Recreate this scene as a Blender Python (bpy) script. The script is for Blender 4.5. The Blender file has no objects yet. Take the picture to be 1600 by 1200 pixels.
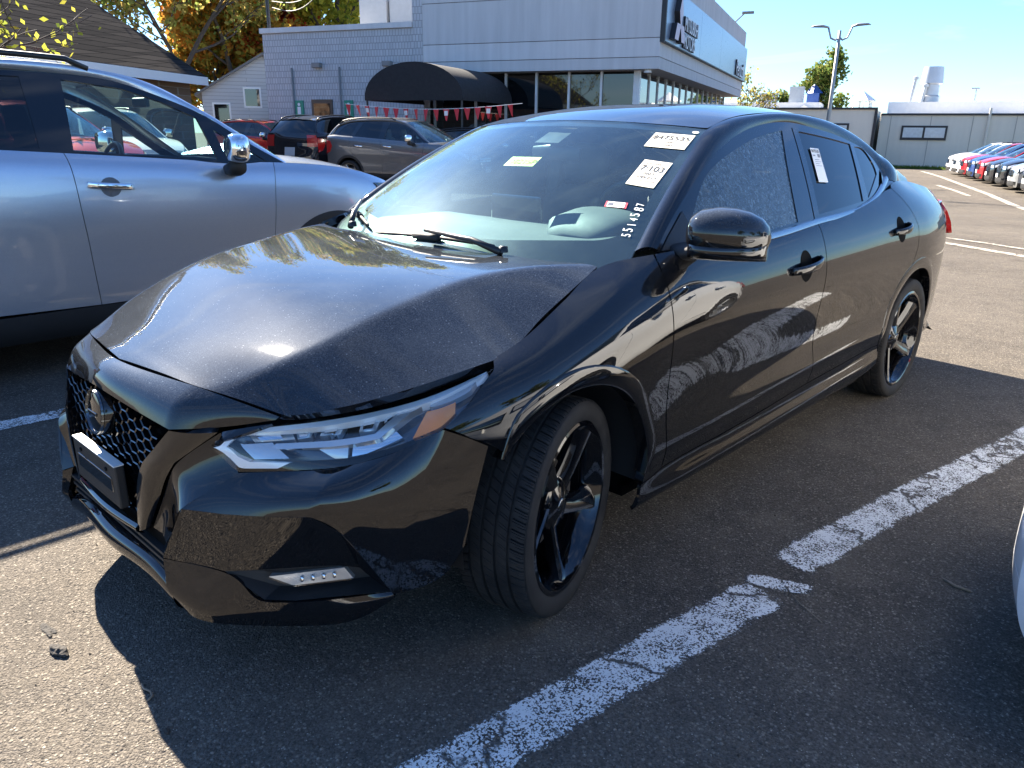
import bpy, bmesh, math, random
import numpy as np
from mathutils import Vector, Matrix
from mathutils.geometry import delaunay_2d_cdt
random.seed(7)
RNG = np.random.default_rng(7)
S = bpy.context.scene
COL = S.collection
rad = math.radians

# ------------------------------------------------------------------ camera
# world frame: +X = left side of the black sedan, +Y = towards its rear, Z up,
# origin on the asphalt under the middle of its front axle (metres)
cd = bpy.data.cameras.new('camera'); cam = bpy.data.objects.new('camera', cd); COL.objects.link(cam)
yaw, pitch, roll = rad(133.478), rad(18.211), rad(0.66)
fw = Vector((math.cos(yaw)*math.cos(pitch), math.sin(yaw)*math.cos(pitch), -math.sin(pitch)))
rt = Vector((math.sin(yaw), -math.cos(yaw), 0)); up = rt.cross(fw)
r2 = rt*math.cos(roll)+up*math.sin(roll); u2 = up*math.cos(roll)-rt*math.sin(roll)
M3 = Matrix((r2, u2, -fw)).transposed()
cam.matrix_world = Matrix.Translation((2.0778, -1.5034, 1.3189)) @ M3.to_4x4()
cd.sensor_width = 36; cd.lens = 36*1200.7/1600; cd.clip_end = 4000; cd.clip_start = 0.05
S.camera = cam

# ------------------------------------------------------------------ sky and sun
SUN_EL, SUN_AZ = rad(36.5), rad(-80.5)          # azimuth from +Y towards +X
sun_dir = Vector((math.sin(SUN_AZ)*math.cos(SUN_EL), math.cos(SUN_AZ)*math.cos(SUN_EL), math.sin(SUN_EL)))
W = bpy.data.worlds.new('World'); S.world = W; W.use_nodes = True
nt = W.node_tree; nt.nodes.clear()
sky = nt.nodes.new('ShaderNodeTexSky'); sky.sky_type = 'NISHITA'; sky.sun_disc = False
sky.sun_elevation = SUN_EL; sky.sun_rotation = SUN_AZ % (2*math.pi)
sky.air_density = 1.0; sky.dust_density = 0.15; sky.ozone_density = 3.2; sky.altitude = 50
bg = nt.nodes.new('ShaderNodeBackground'); bg.inputs[1].default_value = 0.05
wo = nt.nodes.new('ShaderNodeOutputWorld')
# thin cirrus: streaky noise over the dome, faint
tc = nt.nodes.new('ShaderNodeTexCoord'); mp = nt.nodes.new('ShaderNodeMapping')
mp.inputs['Scale'].default_value = (1.2, 1.6, 9.0); mp.inputs['Rotation'].default_value = (0.12, 0.1, 0.4)
ns = nt.nodes.new('ShaderNodeTexNoise'); ns.inputs['Scale'].default_value = 1.6; ns.inputs['Detail'].default_value = 9; ns.inputs['Roughness'].default_value = .62
ns.inputs['Distortion'].default_value = .6
rp = nt.nodes.new('ShaderNodeValToRGB'); rp.color_ramp.elements[0].position = .52; rp.color_ramp.elements[1].position = .82
rp.color_ramp.elements[1].color = (.30, .30, .30, 1)
mx = nt.nodes.new('ShaderNodeMix'); mx.data_type = 'RGBA'
mx.inputs['B'].default_value = (7.0, 7.6, 8.4, 1)
nt.links.new(tc.outputs['Generated'], mp.inputs[0]); nt.links.new(mp.outputs[0], ns.inputs[0])
nt.links.new(ns.outputs[0], rp.inputs[0]); nt.links.new(rp.outputs[0], mx.inputs['Factor'])
tint = nt.nodes.new('ShaderNodeMix'); tint.data_type = 'RGBA'; tint.blend_type = 'MULTIPLY'; tint.inputs['Factor'].default_value = 1; tint.inputs['B'].default_value = (.60, .82, 1.08, 1)
nt.links.new(sky.outputs[0], tint.inputs['A']); nt.links.new(tint.outputs['Result'], mx.inputs['A']); nt.links.new(mx.outputs['Result'], bg.inputs[0]); nt.links.new(bg.outputs[0], wo.inputs[0])
sl = bpy.data.lights.new('sun', 'SUN'); sl.energy = 5.0; sl.angle = rad(.53); sl.color = (1, .90, .76)
so = bpy.data.objects.new('sun', sl); COL.objects.link(so)
so.rotation_euler = (-sun_dir).to_track_quat('-Z', 'Y').to_euler()
S.view_settings.view_transform = 'Standard'; S.view_settings.look = 'None'
S.view_settings.exposure = 2.5; S.view_settings.gamma = 1
S.cycles.use_denoising = True
S.cycles.max_bounces = 10; S.cycles.transparent_max_bounces = 16; S.cycles.glossy_bounces = 5

# ------------------------------------------------------------------ helpers
def lin(c):
    if isinstance(c, str):
        c = [int(c[i:i+2], 16)/255 for i in (0, 2, 4)]
        return tuple(x/12.92 if x <= .04045 else ((x+.055)/1.055)**2.4 for x in c)
    return tuple(c)
MATS = {}
class NT:
    "tiny node-tree helper"
    def __init__(s, name):
        s.m = bpy.data.materials.new(name); s.m.use_nodes = True; s.t = s.m.node_tree; s.t.nodes.clear()
        s.out = s.n('OutputMaterial'); MATS[name] = s.m
    def n(s, kind, **k):
        o = s.t.nodes.new('ShaderNode'+kind)
        for a, b in k.items():
            if a in ('data_type', 'operation', 'blend_type', 'feature', 'distance', 'noise_dimensions', 'wave_type', 'bands_direction', 'offset', 'interpolation_type', 'voronoi_dimensions'): setattr(o, a, b)
            else:
                key = {'sc': 'Scale', 'de': 'Detail', 'ro': 'Roughness', 'di': 'Distortion'}.get(a, a)
                o.inputs[key].default_value = b
        return o
    def l(s, a, b): s.t.links.new(a, b)
    def pos(s): return s.n('NewGeometry').outputs['Position']
    def obj(s): return s.n('TexCoord').outputs['Object']
    def noise(s, co, sc, de=6, ro=.55, di=0):
        n = s.n('TexNoise', sc=sc, de=de, ro=ro, di=di); s.l(co, n.inputs['Vector']); return n.outputs[0]
    def ramp(s, f, a, b, ca=(0, 0, 0, 1), cb=(1, 1, 1, 1)):
        r = s.n('ValToRGB'); e = r.color_ramp.elements
        e[0].position = a; e[1].position = b; e[0].color = tuple(ca)[:3]+(1,); e[1].color = tuple(cb)[:3]+(1,)
        s.l(f, r.inputs[0]); return r.outputs[0]
    def mix(s, f, a, b, mode='MIX'):
        m = s.n('Mix', data_type='RGBA'); m.blend_type = mode
        for v, i in ((f, m.inputs['Factor']), (a, m.inputs['A']), (b, m.inputs['B'])):
            if hasattr(v, 'is_linked'): s.l(v, i)
            elif i.type == 'VALUE': i.default_value = v
            else: i.default_value = tuple(v)[:3]+(1,)
        return m.outputs['Result']
    def math(s, op, a, b=0.):
        m = s.n('Math', operation=op)
        for v, i in ((a, m.inputs[0]), (b, m.inputs[1])):
            if hasattr(v, 'is_linked'): s.l(v, i)
            else: i.default_value = v
        return m.outputs[0]
    def bump(s, h, st=.3, d=.01, nrm=None):
        b = s.n('Bump'); b.inputs['Strength'].default_value = st; b.inputs['Distance'].default_value = d; s.l(h, b.inputs['Height'])
        if nrm is not None: s.l(nrm, b.inputs['Normal'])
        return b.outputs[0]
    def bsdf(s, **k):
        p = s.n('BsdfPrincipled')
        names = {'col': 'Base Color', 'rough': 'Roughness', 'metal': 'Metallic', 'coat': 'Coat Weight', 'coatr': 'Coat Roughness', 'coati': 'Coat IOR', 'nrm': 'Normal', 'coatn': 'Coat Normal',
                 'spec': 'Specular IOR Level', 'trans': 'Transmission Weight', 'alpha': 'Alpha', 'em': 'Emission Color', 'ems': 'Emission Strength', 'ior': 'IOR', 'sheen': 'Sheen Weight', 'sss': 'Subsurface Weight'}
        for a, v in k.items():
            i = p.inputs[names[a]]
            if hasattr(v, 'is_linked'): s.l(v, i)
            elif i.type == 'RGBA': i.default_value = tuple(lin(v))[:3]+(1,)
            else: i.default_value = v
        return p.outputs[0]
    def done(s, sh): s.l(sh, s.out.inputs[0]); return s.m

def simple(name, col, rough=.5, metal=0., coat=0., var=.12, sc=6., bump=0., bsc=60., spec=.5):
    "plain procedural material: colour with a little uneven noise, optional fine relief"
    if name in MATS: return MATS[name]
    t = NT(name); c = lin(col); co = t.obj()
    f = t.noise(co, sc, 8)
    cc = t.mix(f, [x*(1-var) for x in c], [min(1, x*(1+var)) for x in c])
    k = dict(col=cc, rough=t.ramp(t.noise(co, sc*2.3, 5), .2, .8, [max(.02, rough*.85)]*3, [min(1, rough*1.15)]*3), metal=metal, coat=coat, coatr=.04, spec=spec)
    if bump: k['nrm'] = t.bump(t.noise(co, bsc, 6), bump, .01)
    return t.done(t.bsdf(**k))

def link(o, parent=None):
    COL.objects.link(o)
    if parent is not None: o.parent = parent
    return o
def tag(o, label=None, cat=None, group=None, kind=None):
    for k, v in (('label', label), ('category', cat), ('group', group), ('kind', kind)):
        if v: o[k] = v
    return o
def empty(name, loc=(0, 0, 0), rz=0., label=None, cat=None, group=None):
    o = bpy.data.objects.new(name, None); o.empty_display_size = .2; o.location = loc; o.rotation_euler = (0, 0, rz)
    COL.objects.link(o); return tag(o, label, cat, group)
def mob(name, V, F, mat, parent=None, smooth=False, nrm=None, angle=None):
    me = bpy.data.meshes.new(name)
    me.from_pydata([tuple(map(float, v)) for v in V], [], [tuple(map(int, f)) for f in F])
    if mat is not None: me.materials.append(mat)
    if smooth or angle:
        me.polygons.foreach_set('use_smooth', [True]*len(me.polygons))
    if angle: me.set_sharp_from_angle(angle=rad(angle))
    if nrm is not None: me.normals_split_custom_set_from_vertices([tuple(map(float, n)) for n in nrm])
    me.update()
    return link(bpy.data.objects.new(name, me), parent)
def copy_tree(o, parent=None):
    c = o.copy(); COL.objects.link(c)
    if parent is not None: c.parent = parent
    for ch in list(o.children): copy_tree(ch, c)
    return c

class MB:
    "collects boxes, tubes, lathes into one mesh"
    def __init__(s): s.V = []; s.F = []
    def add(s, V, F):
        k = len(s.V); s.V += [tuple(v) for v in V]; s.F += [tuple(i+k for i in f) for f in F]; return s
    def box(s, a, b, M=None, bev=0.):
        x0, y0, z0 = [min(p, q) for p, q in zip(a, b)]; x1, y1, z1 = [max(p, q) for p, q in zip(a, b)]
        if bev > 0:
            bm = bmesh.new(); bmesh.ops.create_cube(bm, size=1)
            for v in bm.verts: v.co = Vector(((x0+x1)/2+v.co.x*(x1-x0), (y0+y1)/2+v.co.y*(y1-y0), (z0+z1)/2+v.co.z*(z1-z0)))
            bmesh.ops.bevel(bm, geom=bm.edges[:], offset=bev, segments=2, affect='EDGES', profile=.5)
            bm.verts.ensure_lookup_table(); V = [v.co.copy() for v in bm.verts]; F = [[v.index for v in f.verts] for f in bm.faces]; bm.free()
        else:
            V = [(x0, y0, z0), (x1, y0, z0), (x1, y1, z0), (x0, y1, z0), (x0, y0, z1), (x1, y0, z1), (x1, y1, z1), (x0, y1, z1)]
            F = [(0, 3, 2, 1), (4, 5, 6, 7), (0, 1, 5, 4), (1, 2, 6, 5), (2, 3, 7, 6), (3, 0, 4, 7)]
        if M is not None: V = [M @ Vector(v) for v in V]
        return s.add(V, F)
    def tube(s, pts, r, n=8, cap=True):
        pts = [Vector(p) for p in pts]; rr = r if hasattr(r, '__len__') else [r]*len(pts)
        V = []; F = []; prev = None
        for i, p in enumerate(pts):
            d = (pts[min(i+1, len(pts)-1)]-pts[max(i-1, 0)]).normalized()
            if prev is None:
                a = Vector((0, 0, 1)) if abs(d.z) < .9 else Vector((1, 0, 0))
                prev = d.cross(a).normalized()
            prev = (prev-d*prev.dot(d)).normalized(); b = d.cross(prev)
            for k in range(n):
                t = 2*math.pi*k/n; V.append(p+(prev*math.cos(t)+b*math.sin(t))*rr[i])
        for i in range(len(pts)-1):
            for k in range(n):
                a, b2 = i*n+k, i*n+(k+1) % n; F.append((a, b2, b2+n, a+n))
        if cap: F.append(tuple(range(n))[::-1]); F.append(tuple(range((len(pts)-1)*n, len(pts)*n)))
        return s.add(V, F)
    def lathe(s, prof, n=32, axis='Z', c=(0, 0, 0), close=False):
        "prof: list of (r, h) ; h along axis"
        V = []; F = []; m = len(prof)
        for k in range(n):
            t = 2*math.pi*k/n; cs, sn = math.cos(t), math.sin(t)
            for r, h in prof:
                p = {'Z': (r*cs, r*sn, h), 'X': (h, r*cs, r*sn), 'Y': (r*sn, h, r*cs)}[axis]
                V.append((p[0]+c[0], p[1]+c[1], p[2]+c[2]))
        for k in range(n):
            k2 = (k+1) % n
            for j in range(m-1+(1 if close else 0)):
                j2 = (j+1) % m; F.append((k*m+j, k2*m+j, k2*m+j2, k*m+j2))
        return s.add(V, F)
    def prism(s, poly, d, M=None):
        "poly: 2D points in local XY, extruded 0..d along local Z"
        n = len(poly); V = [(x, y, 0) for x, y in poly]+[(x, y, d) for x, y in poly]
        F = [tuple(range(n))[::-1], tuple(range(n, 2*n))]+[(i, (i+1) % n, (i+1) % n+n, i+n) for i in range(n)]
        if M is not None: V = [M @ Vector(v) for v in V]
        return s.add(V, F)
    def build(s, name, mat, parent=None, smooth=False, angle=None): return mob(name, s.V, s.F, mat, parent, smooth, None, angle)
    def mirx(s):
        m = MB(); m.V = [(-v[0], v[1], v[2]) for v in s.V]; m.F = [tuple(f[::-1]) for f in s.F]; return m

def cr(P, T, q):
    "non-uniform cubic Hermite through P (n,d) at parameters T, evaluated at q"
    P = np.asarray(P, float); T = np.asarray(T, float); q = np.clip(np.asarray(q, float), T[0], T[-1])
    n = len(P); h = np.diff(T); d = np.diff(P, axis=0)/h[:, None]
    m = np.zeros_like(P)
    if n > 2: m[1:-1] = (d[:-1]*h[1:, None]+d[1:]*h[:-1, None])/(h[:-1]+h[1:])[:, None]
    m[0] = d[0] if n < 3 else d[0]*1.5-m[1]*.5; m[-1] = d[-1] if n < 3 else d[-1]*1.5-m[-2]*.5
    i = np.clip(np.searchsorted(T, q, side='right')-1, 0, n-2); t = ((q-T[i])/h[i])[:, None]; hh = h[i][:, None]
    return (2*t**3-3*t**2+1)*P[i]+(t**3-2*t**2+t)*hh*m[i]+(-2*t**3+3*t**2)*P[i+1]+(t**3-t**2)*hh*m[i+1]
def chord(P):
    P = np.asarray(P, float); return np.concatenate([[0], np.cumsum(np.maximum(1e-6, np.linalg.norm(np.diff(P, axis=0), axis=1)))])
def qsplit(T, n, sharp):
    "n parameter values over T that hit every sharp knot exactly; also the segment cuts"
    cuts = sorted(set([0, len(T)-1]+[i for i in sharp if 0 < i < len(T)-1]))
    L = [T[b]-T[a] for a, b in zip(cuts[:-1], cuts[1:])]; tot = sum(L); k = [max(1, int(round((n-1)*l/tot))) for l in L]
    while sum(k) > n-1: k[int(np.argmax(k))] -= 1
    while sum(k) < n-1: k[int(np.argmax([l/kk for l, kk in zip(L, k)]))] += 1
    return cuts, k
def curve(P, n, sharp=(), T=None):
    "smooth polyline of n points through P; indices in sharp stay corners"
    P = np.asarray(P, float); T = chord(P) if T is None else T
    cuts, k = qsplit(T, n, sharp); out = []
    for a, b, m in zip(cuts[:-1], cuts[1:], k):
        q = np.linspace(T[a], T[b], m+1); out.append(cr(P[a:b+1], T[a:b+1], q if b == cuts[-1] else q[:-1]))
    return np.concatenate(out)
def vnorm(V, F):
    V = np.asarray(V, float); N = np.zeros_like(V)
    for f in F:
        n = np.cross(V[f[1]]-V[f[0]], V[f[2]]-V[f[0]])
        if len(f) == 4: n = n+np.cross(V[f[2]]-V[f[0]], V[f[3]]-V[f[0]])
        for i in f: N[i] += n
    return N/np.maximum(1e-12, np.linalg.norm(N, axis=1))[:, None]
def orient(V, F, out):
    V = np.asarray(V, float); s = 0
    for f in F: s += np.dot(np.cross(V[f[1]]-V[f[0]], V[f[2]]-V[f[0]]), out)
    return F if s > 0 else [tuple(f[::-1]) for f in F]
def grid_faces(nu, nv): return [(i*nv+j, (i+1)*nv+j, (i+1)*nv+j+1, i*nv+j+1) for i in range(nu-1) for j in range(nv-1)]
def patch_pts(rows, nu, nv, vlin=False, sharp=()):
    T = np.mean([chord(r)/chord(r)[-1] for r in rows], axis=0); R = np.stack([curve(r, nu, sharp, T) for r in rows])      # (nrow, nu, 3)
    out = np.zeros((nu, nv, 3))
    for i in range(nu):
        P = R[:, i]
        if vlin or len(P) == 2:
            T = np.linspace(0, 1, len(P)); q = np.linspace(0, 1, nv)
            out[i] = np.stack([np.interp(q, T, P[:, k]) for k in range(3)], 1)
        else: out[i] = curve(P, nv)
    return out.reshape(-1, 3)
def both(name, V, F, mat, parent, mirror=True, smooth=True, angle=None, label=None):
    "left piece and its mirror image on the right side"
    o = mob(name, V, F, mat, parent, smooth, None, angle); r = [o]
    if mirror:
        V2 = [(-v[0], v[1], v[2]) for v in V]
        r.append(mob(name, V2, [tuple(f[::-1]) for f in F], mat, parent, smooth, None, angle))
    return r
def rim_flange(V, F, depth, N=None):
    "turns the open border of a sheet inwards by depth (separate vertices, so shading stays crisp)"
    V = [np.array(v, float) for v in V]; N = vnorm(V, F) if N is None else N
    cnt = {}
    for f in F:
        for a, b in zip(f, f[1:]+f[:1]): cnt[(a, b)] = cnt.get((a, b), 0)+1
    bd = [(a, b) for (a, b) in cnt if (b, a) not in cnt]
    V2 = list(V); F2 = list(F); mp = {}
    for a, b in bd:
        for i in (a, b):
            if i not in mp:
                mp[i] = len(V2); V2.append(V[i]); V2.append(V[i]-N[i]*depth)
        F2.append((mp[b], mp[a], mp[a]+1, mp[b]+1))
    return V2, F2
def inside(poly, P):
    x, y = P[:, 0], P[:, 1]; r = np.zeros(len(P), bool); n = len(poly)
    for i in range(n):
        x1, y1 = poly[i]; x2, y2 = poly[(i+1) % n]
        c = ((y1 > y) != (y2 > y)); r ^= c & (x < (x2-x1)*(y-y1)/((y2-y1) if y2 != y1 else 1e-12)+x1)
    return r
def segdist(poly, P):
    d = np.full(len(P), 1e9); n = len(poly)
    for i in range(n):
        a = poly[i]; b = poly[(i+1) % n]; ab = b-a; t = np.clip(((P-a)@ab)/max(1e-12, ab@ab), 0, 1)
        d = np.minimum(d, np.linalg.norm(P-(a+t[:, None]*ab), axis=1))
    return d
def dense(poly, h):
    out = []
    for a, b in zip(poly, np.roll(poly, -1, axis=0)):
        k = max(1, int(math.ceil(np.linalg.norm(b-a)/h))); out += [a+(b-a)*i/k for i in range(k)]
    return np.array(out)
def shrink(poly, g):
    "moves a closed 2D outline inwards by g"
    A = sum(p[0]*q[1]-q[0]*p[1] for p, q in zip(poly, np.roll(poly, -1, axis=0)))
    s = 1 if A > 0 else -1; n = len(poly); out = []
    for i in range(n):
        d1 = poly[i]-poly[i-1]; d2 = poly[(i+1) % n]-poly[i]
        n1 = np.array([-d1[1], d1[0]])/max(1e-9, np.linalg.norm(d1)); n2 = np.array([-d2[1], d2[0]])/max(1e-9, np.linalg.norm(d2))
        m = n1+n2; L = np.linalg.norm(m); m = m/L if L > 1e-6 else n1
        out.append(poly[i]+s*m*g/max(.45, m@n1))
    return np.array(out)
def panel_mesh(ev, poly, h, holes=(), gap=.0, out=(1, 0, 0), off=0., flange=.012):
    "trimmed sheet on the surface ev(uv)->xyz"
    loops = [shrink(np.asarray(poly, float), gap) if gap else np.asarray(poly, float)]+[shrink(np.asarray(q, float), -gap) if gap else np.asarray(q, float) for q in holes]
    loops = [dense(l, h*.8) for l in loops]
    lo = loops[0].min(0); hi = loops[0].max(0)
    gx, gy = np.meshgrid(np.arange(lo[0]+h*.5, hi[0], h), np.arange(lo[1]+h*.5, hi[1], h), indexing='ij')
    G = np.stack([gx.ravel(), gy.ravel()], 1)
    ok = inside(loops[0], G)
    for l in loops[1:]: ok &= ~inside(l, G)
    G = G[ok]
    for l in loops: G = G[segdist(l, G) > h*.45]
    pts = []; edges = []
    for l in loops:
        k = len(pts); n = len(l); pts += list(map(tuple, l)); edges += [(k+i, k+(i+1) % n) for i in range(n)]
    pts += list(map(tuple, G))
    r = delaunay_2d_cdt([Vector(p) for p in pts], edges, [], 0, 1e-7)
    P = np.array([tuple(v) for v in r[0]]); T = np.array([list(f) for f in r[2]])
    C = P[T].mean(1); ok = inside(loops[0], C)
    for l in loops[1:]: ok &= ~inside(l, C)
    T = T[ok]; used = np.unique(T); mp = np.full(len(P), -1); mp[used] = np.arange(len(used)); P = P[used]; T = mp[T]
    V = ev(P); e = 1e-3
    N = np.cross(ev(P+[e, 0])-ev(P-[e, 0]), ev(P+[0, e])-ev(P-[0, e])); N /= np.maximum(1e-12, np.linalg.norm(N, axis=1))[:, None]
    if (N.mean(0) @ np.array(out)) < 0: N = -N
    F = []
    for t in T:
        n = np.cross(V[t[1]]-V[t[0]], V[t[2]]-V[t[0]]); F.append(tuple(t) if n @ N[t[0]] > 0 else tuple(t[::-1]))
    V = V+N*off
    V2, F2 = rim_flange(V, F, flange, N) if flange else (list(V), F)
    N2 = list(N)
    if flange:
        fn = vnorm(V2, F2[len(F):]) if len(F2) > len(F) else []
        N2 += [fn[i] for i in range(len(N), len(V2))]
    return np.array(V2), F2, np.array(N2)
def panel(name, ev, poly, h, mat, parent, mirror=False, **k):
    V, F, N = panel_mesh(ev, poly, h, **k); r = [mob(name, V, F, mat, parent, True, N)]
    if mirror:
        V2 = V*[-1, 1, 1]; N2 = N*[-1, 1, 1]; par = mirror if not isinstance(mirror, bool) else parent
        r.append(mob(name, V2, [tuple(f[::-1]) for f in F], mat, par, True, N2))
    return r
class TPS:
    "thin-plate interpolation of scattered heights"
    def __init__(s, P, z, lam=1e-4):
        s.P = np.asarray(P, float); n = len(s.P); K = s.k(s.P); A = np.zeros((n+3, n+3)); A[:n, :n] = K+lam*np.eye(n)
        A[:n, n] = 1; A[:n, n+1:] = s.P; A[n, :n] = 1; A[n+1:, :n] = s.P.T
        s.w = np.linalg.solve(A, np.concatenate([z, [0, 0, 0]]))
    def k(s, Q):
        d2 = ((Q[:, None]-s.P[None])**2).sum(2); return d2*np.log(d2+1e-9)*.5
    def __call__(s, Q):
        n = len(s.P); return s.k(Q)@s.w[:n]+s.w[n]+Q@s.w[n+1:]
class Net:
    "tensor spline: interpolating along u (given parameter values U), uniform cubic B-spline along v"
    def __init__(s, U, P): s.U = np.asarray(U, float); s.P = np.asarray(P, float)   # P (nu, nv, 3)
    def __call__(s, u, v):
        u = np.asarray(u, float); nu, nv, _ = s.P.shape
        Q = cr(s.P.reshape(nu, -1), s.U, u).reshape(len(u), nv, 3)
        Q = np.concatenate([2*Q[:, :1]-Q[:, 1:2], Q, 2*Q[:, -1:]-Q[:, -2:-1]], 1)
        v = np.clip(v, 0, nv-1-1e-9); i = np.floor(v).astype(int); t = (v-i)[:, None]; k = np.arange(len(u))
        return ((1-t)**3*Q[k, i]+(3*t**3-6*t**2+4)*Q[k, i+1]+(-3*t**3+3*t**2+3*t+1)*Q[k, i+2]+t**3*Q[k, i+3])/6
FONT_CACHE = {}
def text_obj(name, body, size, M, mat, parent=None, extrude=.0005, align='CENTER', font_scale=(1, 1), shear=0.):
    "flat lettering as a mesh, lying in the local XY plane of matrix M"
    c = bpy.data.curves.new(name, 'FONT'); c.body = body; c.size = size; c.extrude = extrude; c.align_x = align; c.align_y = 'CENTER'; c.shear = shear
    o = bpy.data.objects.new(name, c); COL.objects.link(o)
    me = bpy.data.meshes.new_from_object(o.evaluated_get(bpy.context.evaluated_depsgraph_get()))
    bpy.data.objects.remove(o); bpy.data.curves.remove(c)
    me.transform(M @ Matrix.Diagonal((font_scale[0], font_scale[1], 1, 1))); me.materials.clear(); me.materials.append(mat); me.name = name
    return link(bpy.data.objects.new(name, me), parent)
def frame(o, x, y):
    "matrix with origin o, local X along x, local Y along y"
    x = Vector(x).normalized(); y = Vector(y); z = x.cross(y).normalized(); y = z.cross(x)
    return Matrix.Translation(o) @ Matrix((x, y, z)).transposed().to_4x4()
# ------------------------------------------------------------------ materials
def m_paint(name, col, flake=.6, dust=.35, rough=.32, metal=.0, coatr=.013, dcol=(.30, .295, .285)):
    "clear-coated car paint; fine flakes; pale dust that has settled on faces looking up"
    t = NT(name); c = lin(col); co = t.obj()
    v = t.n('TexVoronoi', sc=1500); t.l(co, v.inputs['Vector'])
    sp = t.n('SeparateColor'); t.l(v.outputs['Color'], sp.inputs[0])
    fl = t.ramp(sp.outputs[0], .80, .98)
    base = t.mix(t.math('MULTIPLY', fl, flake), c, [min(1, x*2.5+.05) for x in c])
    nz = t.n('SeparateXYZ'); t.l(t.n('NewGeometry').outputs['Normal'], nz.inputs[0])
    upm = t.ramp(nz.outputs['Z'], .25, .92)
    d1 = t.ramp(t.noise(co, 2.2, 7, .62), .30, .78); d2 = t.ramp(t.noise(co, 260, 3, .6), .45, .75)
    v2 = t.n('TexVoronoi', sc=150); t.l(co, v2.inputs['Vector'])
    sp2 = t.n('SeparateColor'); t.l(v2.outputs['Color'], sp2.inputs[0])
    spot = t.math('MULTIPLY', t.ramp(v2.outputs['Distance'], .12, .30, (1, 1, 1, 1), (0, 0, 0, 1)), t.ramp(sp2.outputs[1], .90, .93))
    dm = t.math('MULTIPLY', t.math('ADD', t.math('MULTIPLY', t.math('ADD', d1, t.math('MULTIPLY', d2, .9)), dust*.22), t.math('MULTIPLY', spot, dust*.6)), upm)
    dm = t.math('MINIMUM', dm, .85)
    col2 = t.mix(dm, base, dcol)
    cw = t.math('SUBTRACT', 1., t.math('MULTIPLY', dm, .25))
    crr = t.math('ADD', coatr, t.math('MULTIPLY', dm, .07))
    orange = t.bump(t.noise(co, 55, 2, .4), .004, .01)
    return t.done(t.bsdf(col=col2, rough=rough, metal=metal, coat=cw, coatr=crr, coatn=orange, spec=.001, coati=1.6))
def m_glass(name, tint, refl_rough=.0, dust=.0, wob=.0, ior=1.5, dsc=3., haze=0., hcol=(.7, .92, 1.), rcol=(1, 1, 1), film=(.5, .55, .58)):
    "thin sheet glass: tinted see-through plus Fresnel mirror, a little dust film"
    t = NT(name); co = t.obj()
    tr = t.n('BsdfTransparent'); tr.inputs[0].default_value = tuple(tint)+(1,)
    gl = t.n('BsdfGlossy'); gl.inputs['Roughness'].default_value = refl_rough; gl.inputs[0].default_value = tuple(rcol)+(1,)
    fr = t.n('LayerWeight'); fr.inputs[0].default_value = .5; f0 = ((ior-1)/(ior+1))**2*1.6
    if wob:
        v = t.n('TexVoronoi', sc=26); v.feature = 'SMOOTH_F1'; t.l(co, v.inputs['Vector'])
        b = t.bump(v.outputs['Distance'], wob, .02); t.l(b, gl.inputs['Normal']); t.l(b, fr.inputs['Normal'])
    m = t.n('MixShader'); t.l(t.math('ADD', f0, t.math('MULTIPLY', 1-f0, t.math('POWER', fr.outputs['Facing'], 4.6))), m.inputs[0]); t.l(tr.outputs[0], m.inputs[1]); t.l(gl.outputs[0], m.inputs[2])
    sh = m.outputs[0]
    if haze:
        hg = t.n('BsdfGlossy'); hg.inputs['Roughness'].default_value = .42; hg.inputs[0].default_value = tuple(hcol)+(1,)
        hm = t.n('MixShader'); t.l(t.math('MULTIPLY', t.ramp(t.noise(co, 4., 7, .6), .2, .8, (.55, .55, .55, 1), (1, 1, 1, 1)), haze), hm.inputs[0]); t.l(sh, hm.inputs[1]); t.l(hg.outputs[0], hm.inputs[2]); sh = hm.outputs[0]
    if dust:
        df = t.n('BsdfDiffuse'); df.inputs[0].default_value = tuple(film)+(1,)
        d = t.math('MULTIPLY', t.math('ADD', t.ramp(t.noise(co, dsc, 6), .25, .75), t.ramp(t.noise(co, 330, 2), .55, .8)), dust)
        m2 = t.n('MixShader'); t.l(d, m2.inputs[0]); t.l(sh, m2.inputs[1]); t.l(df.outputs[0], m2.inputs[2]); sh = m2.outputs[0]
    return t.done(sh)
PAINT = m_paint('black_paint', (.0035, .0037, .0048), dust=.55, dcol=(.30, .36, .44))  # settled dust is tinted blue to paint sky reflection into the colour
PAINTS = m_paint('black_paint_clean', (.0032, .0034, .0044), dust=.10, flake=.35)
GLOSSB = simple('gloss_black', (.004, .004, .005), .06, coat=.6, var=.05)
SATIN = simple('satin_black', (.010, .010, .011), .38, var=.15)
MATTE = simple('matte_black_plastic', (.012, .012, .013), .6, var=.2, bump=.15, bsc=500)
VOID = simple('void_black', (.002, .002, .002), .9, var=0, spec=.1)
CHROME = simple('chrome', (.80, .81, .82), .06, 1., var=.02)
DCHROME = simple('dark_chrome', (.13, .14, .15), .12, 1., var=.03)
SILVERP = simple('silver_plastic', (.55, .56, .57), .25, .6, var=.05)
WHITEP = simple('white_plastic', (.82, .82, .80), .35, var=.03)
CABIN = simple('cabin_plastic', (.08, .083, .088), .62, var=.1, bump=.1, bsc=700)
CABINL = simple('seat_cloth_grey', (.07, .07, .075), .85, var=.2, bump=.2, bsc=500)
WS = m_glass('windshield_glass', (.66, .86, .84), dust=.05, film=(.36, .50, .54), haze=.008, rcol=(.72, .93, 1.), ior=1.62)  # dust film and mirror tinted teal to paint in the sky glare
SIDEG = m_glass('front_side_glass', (.20, .25, .27), wob=.10, dust=.30, film=(.30, .44, .56), dsc=70)
DARKG = m_glass('privacy_glass', (.025, .028, .03))
LENS = m_glass('clear_lens', (.93, .95, .96), dust=.02)
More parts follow.
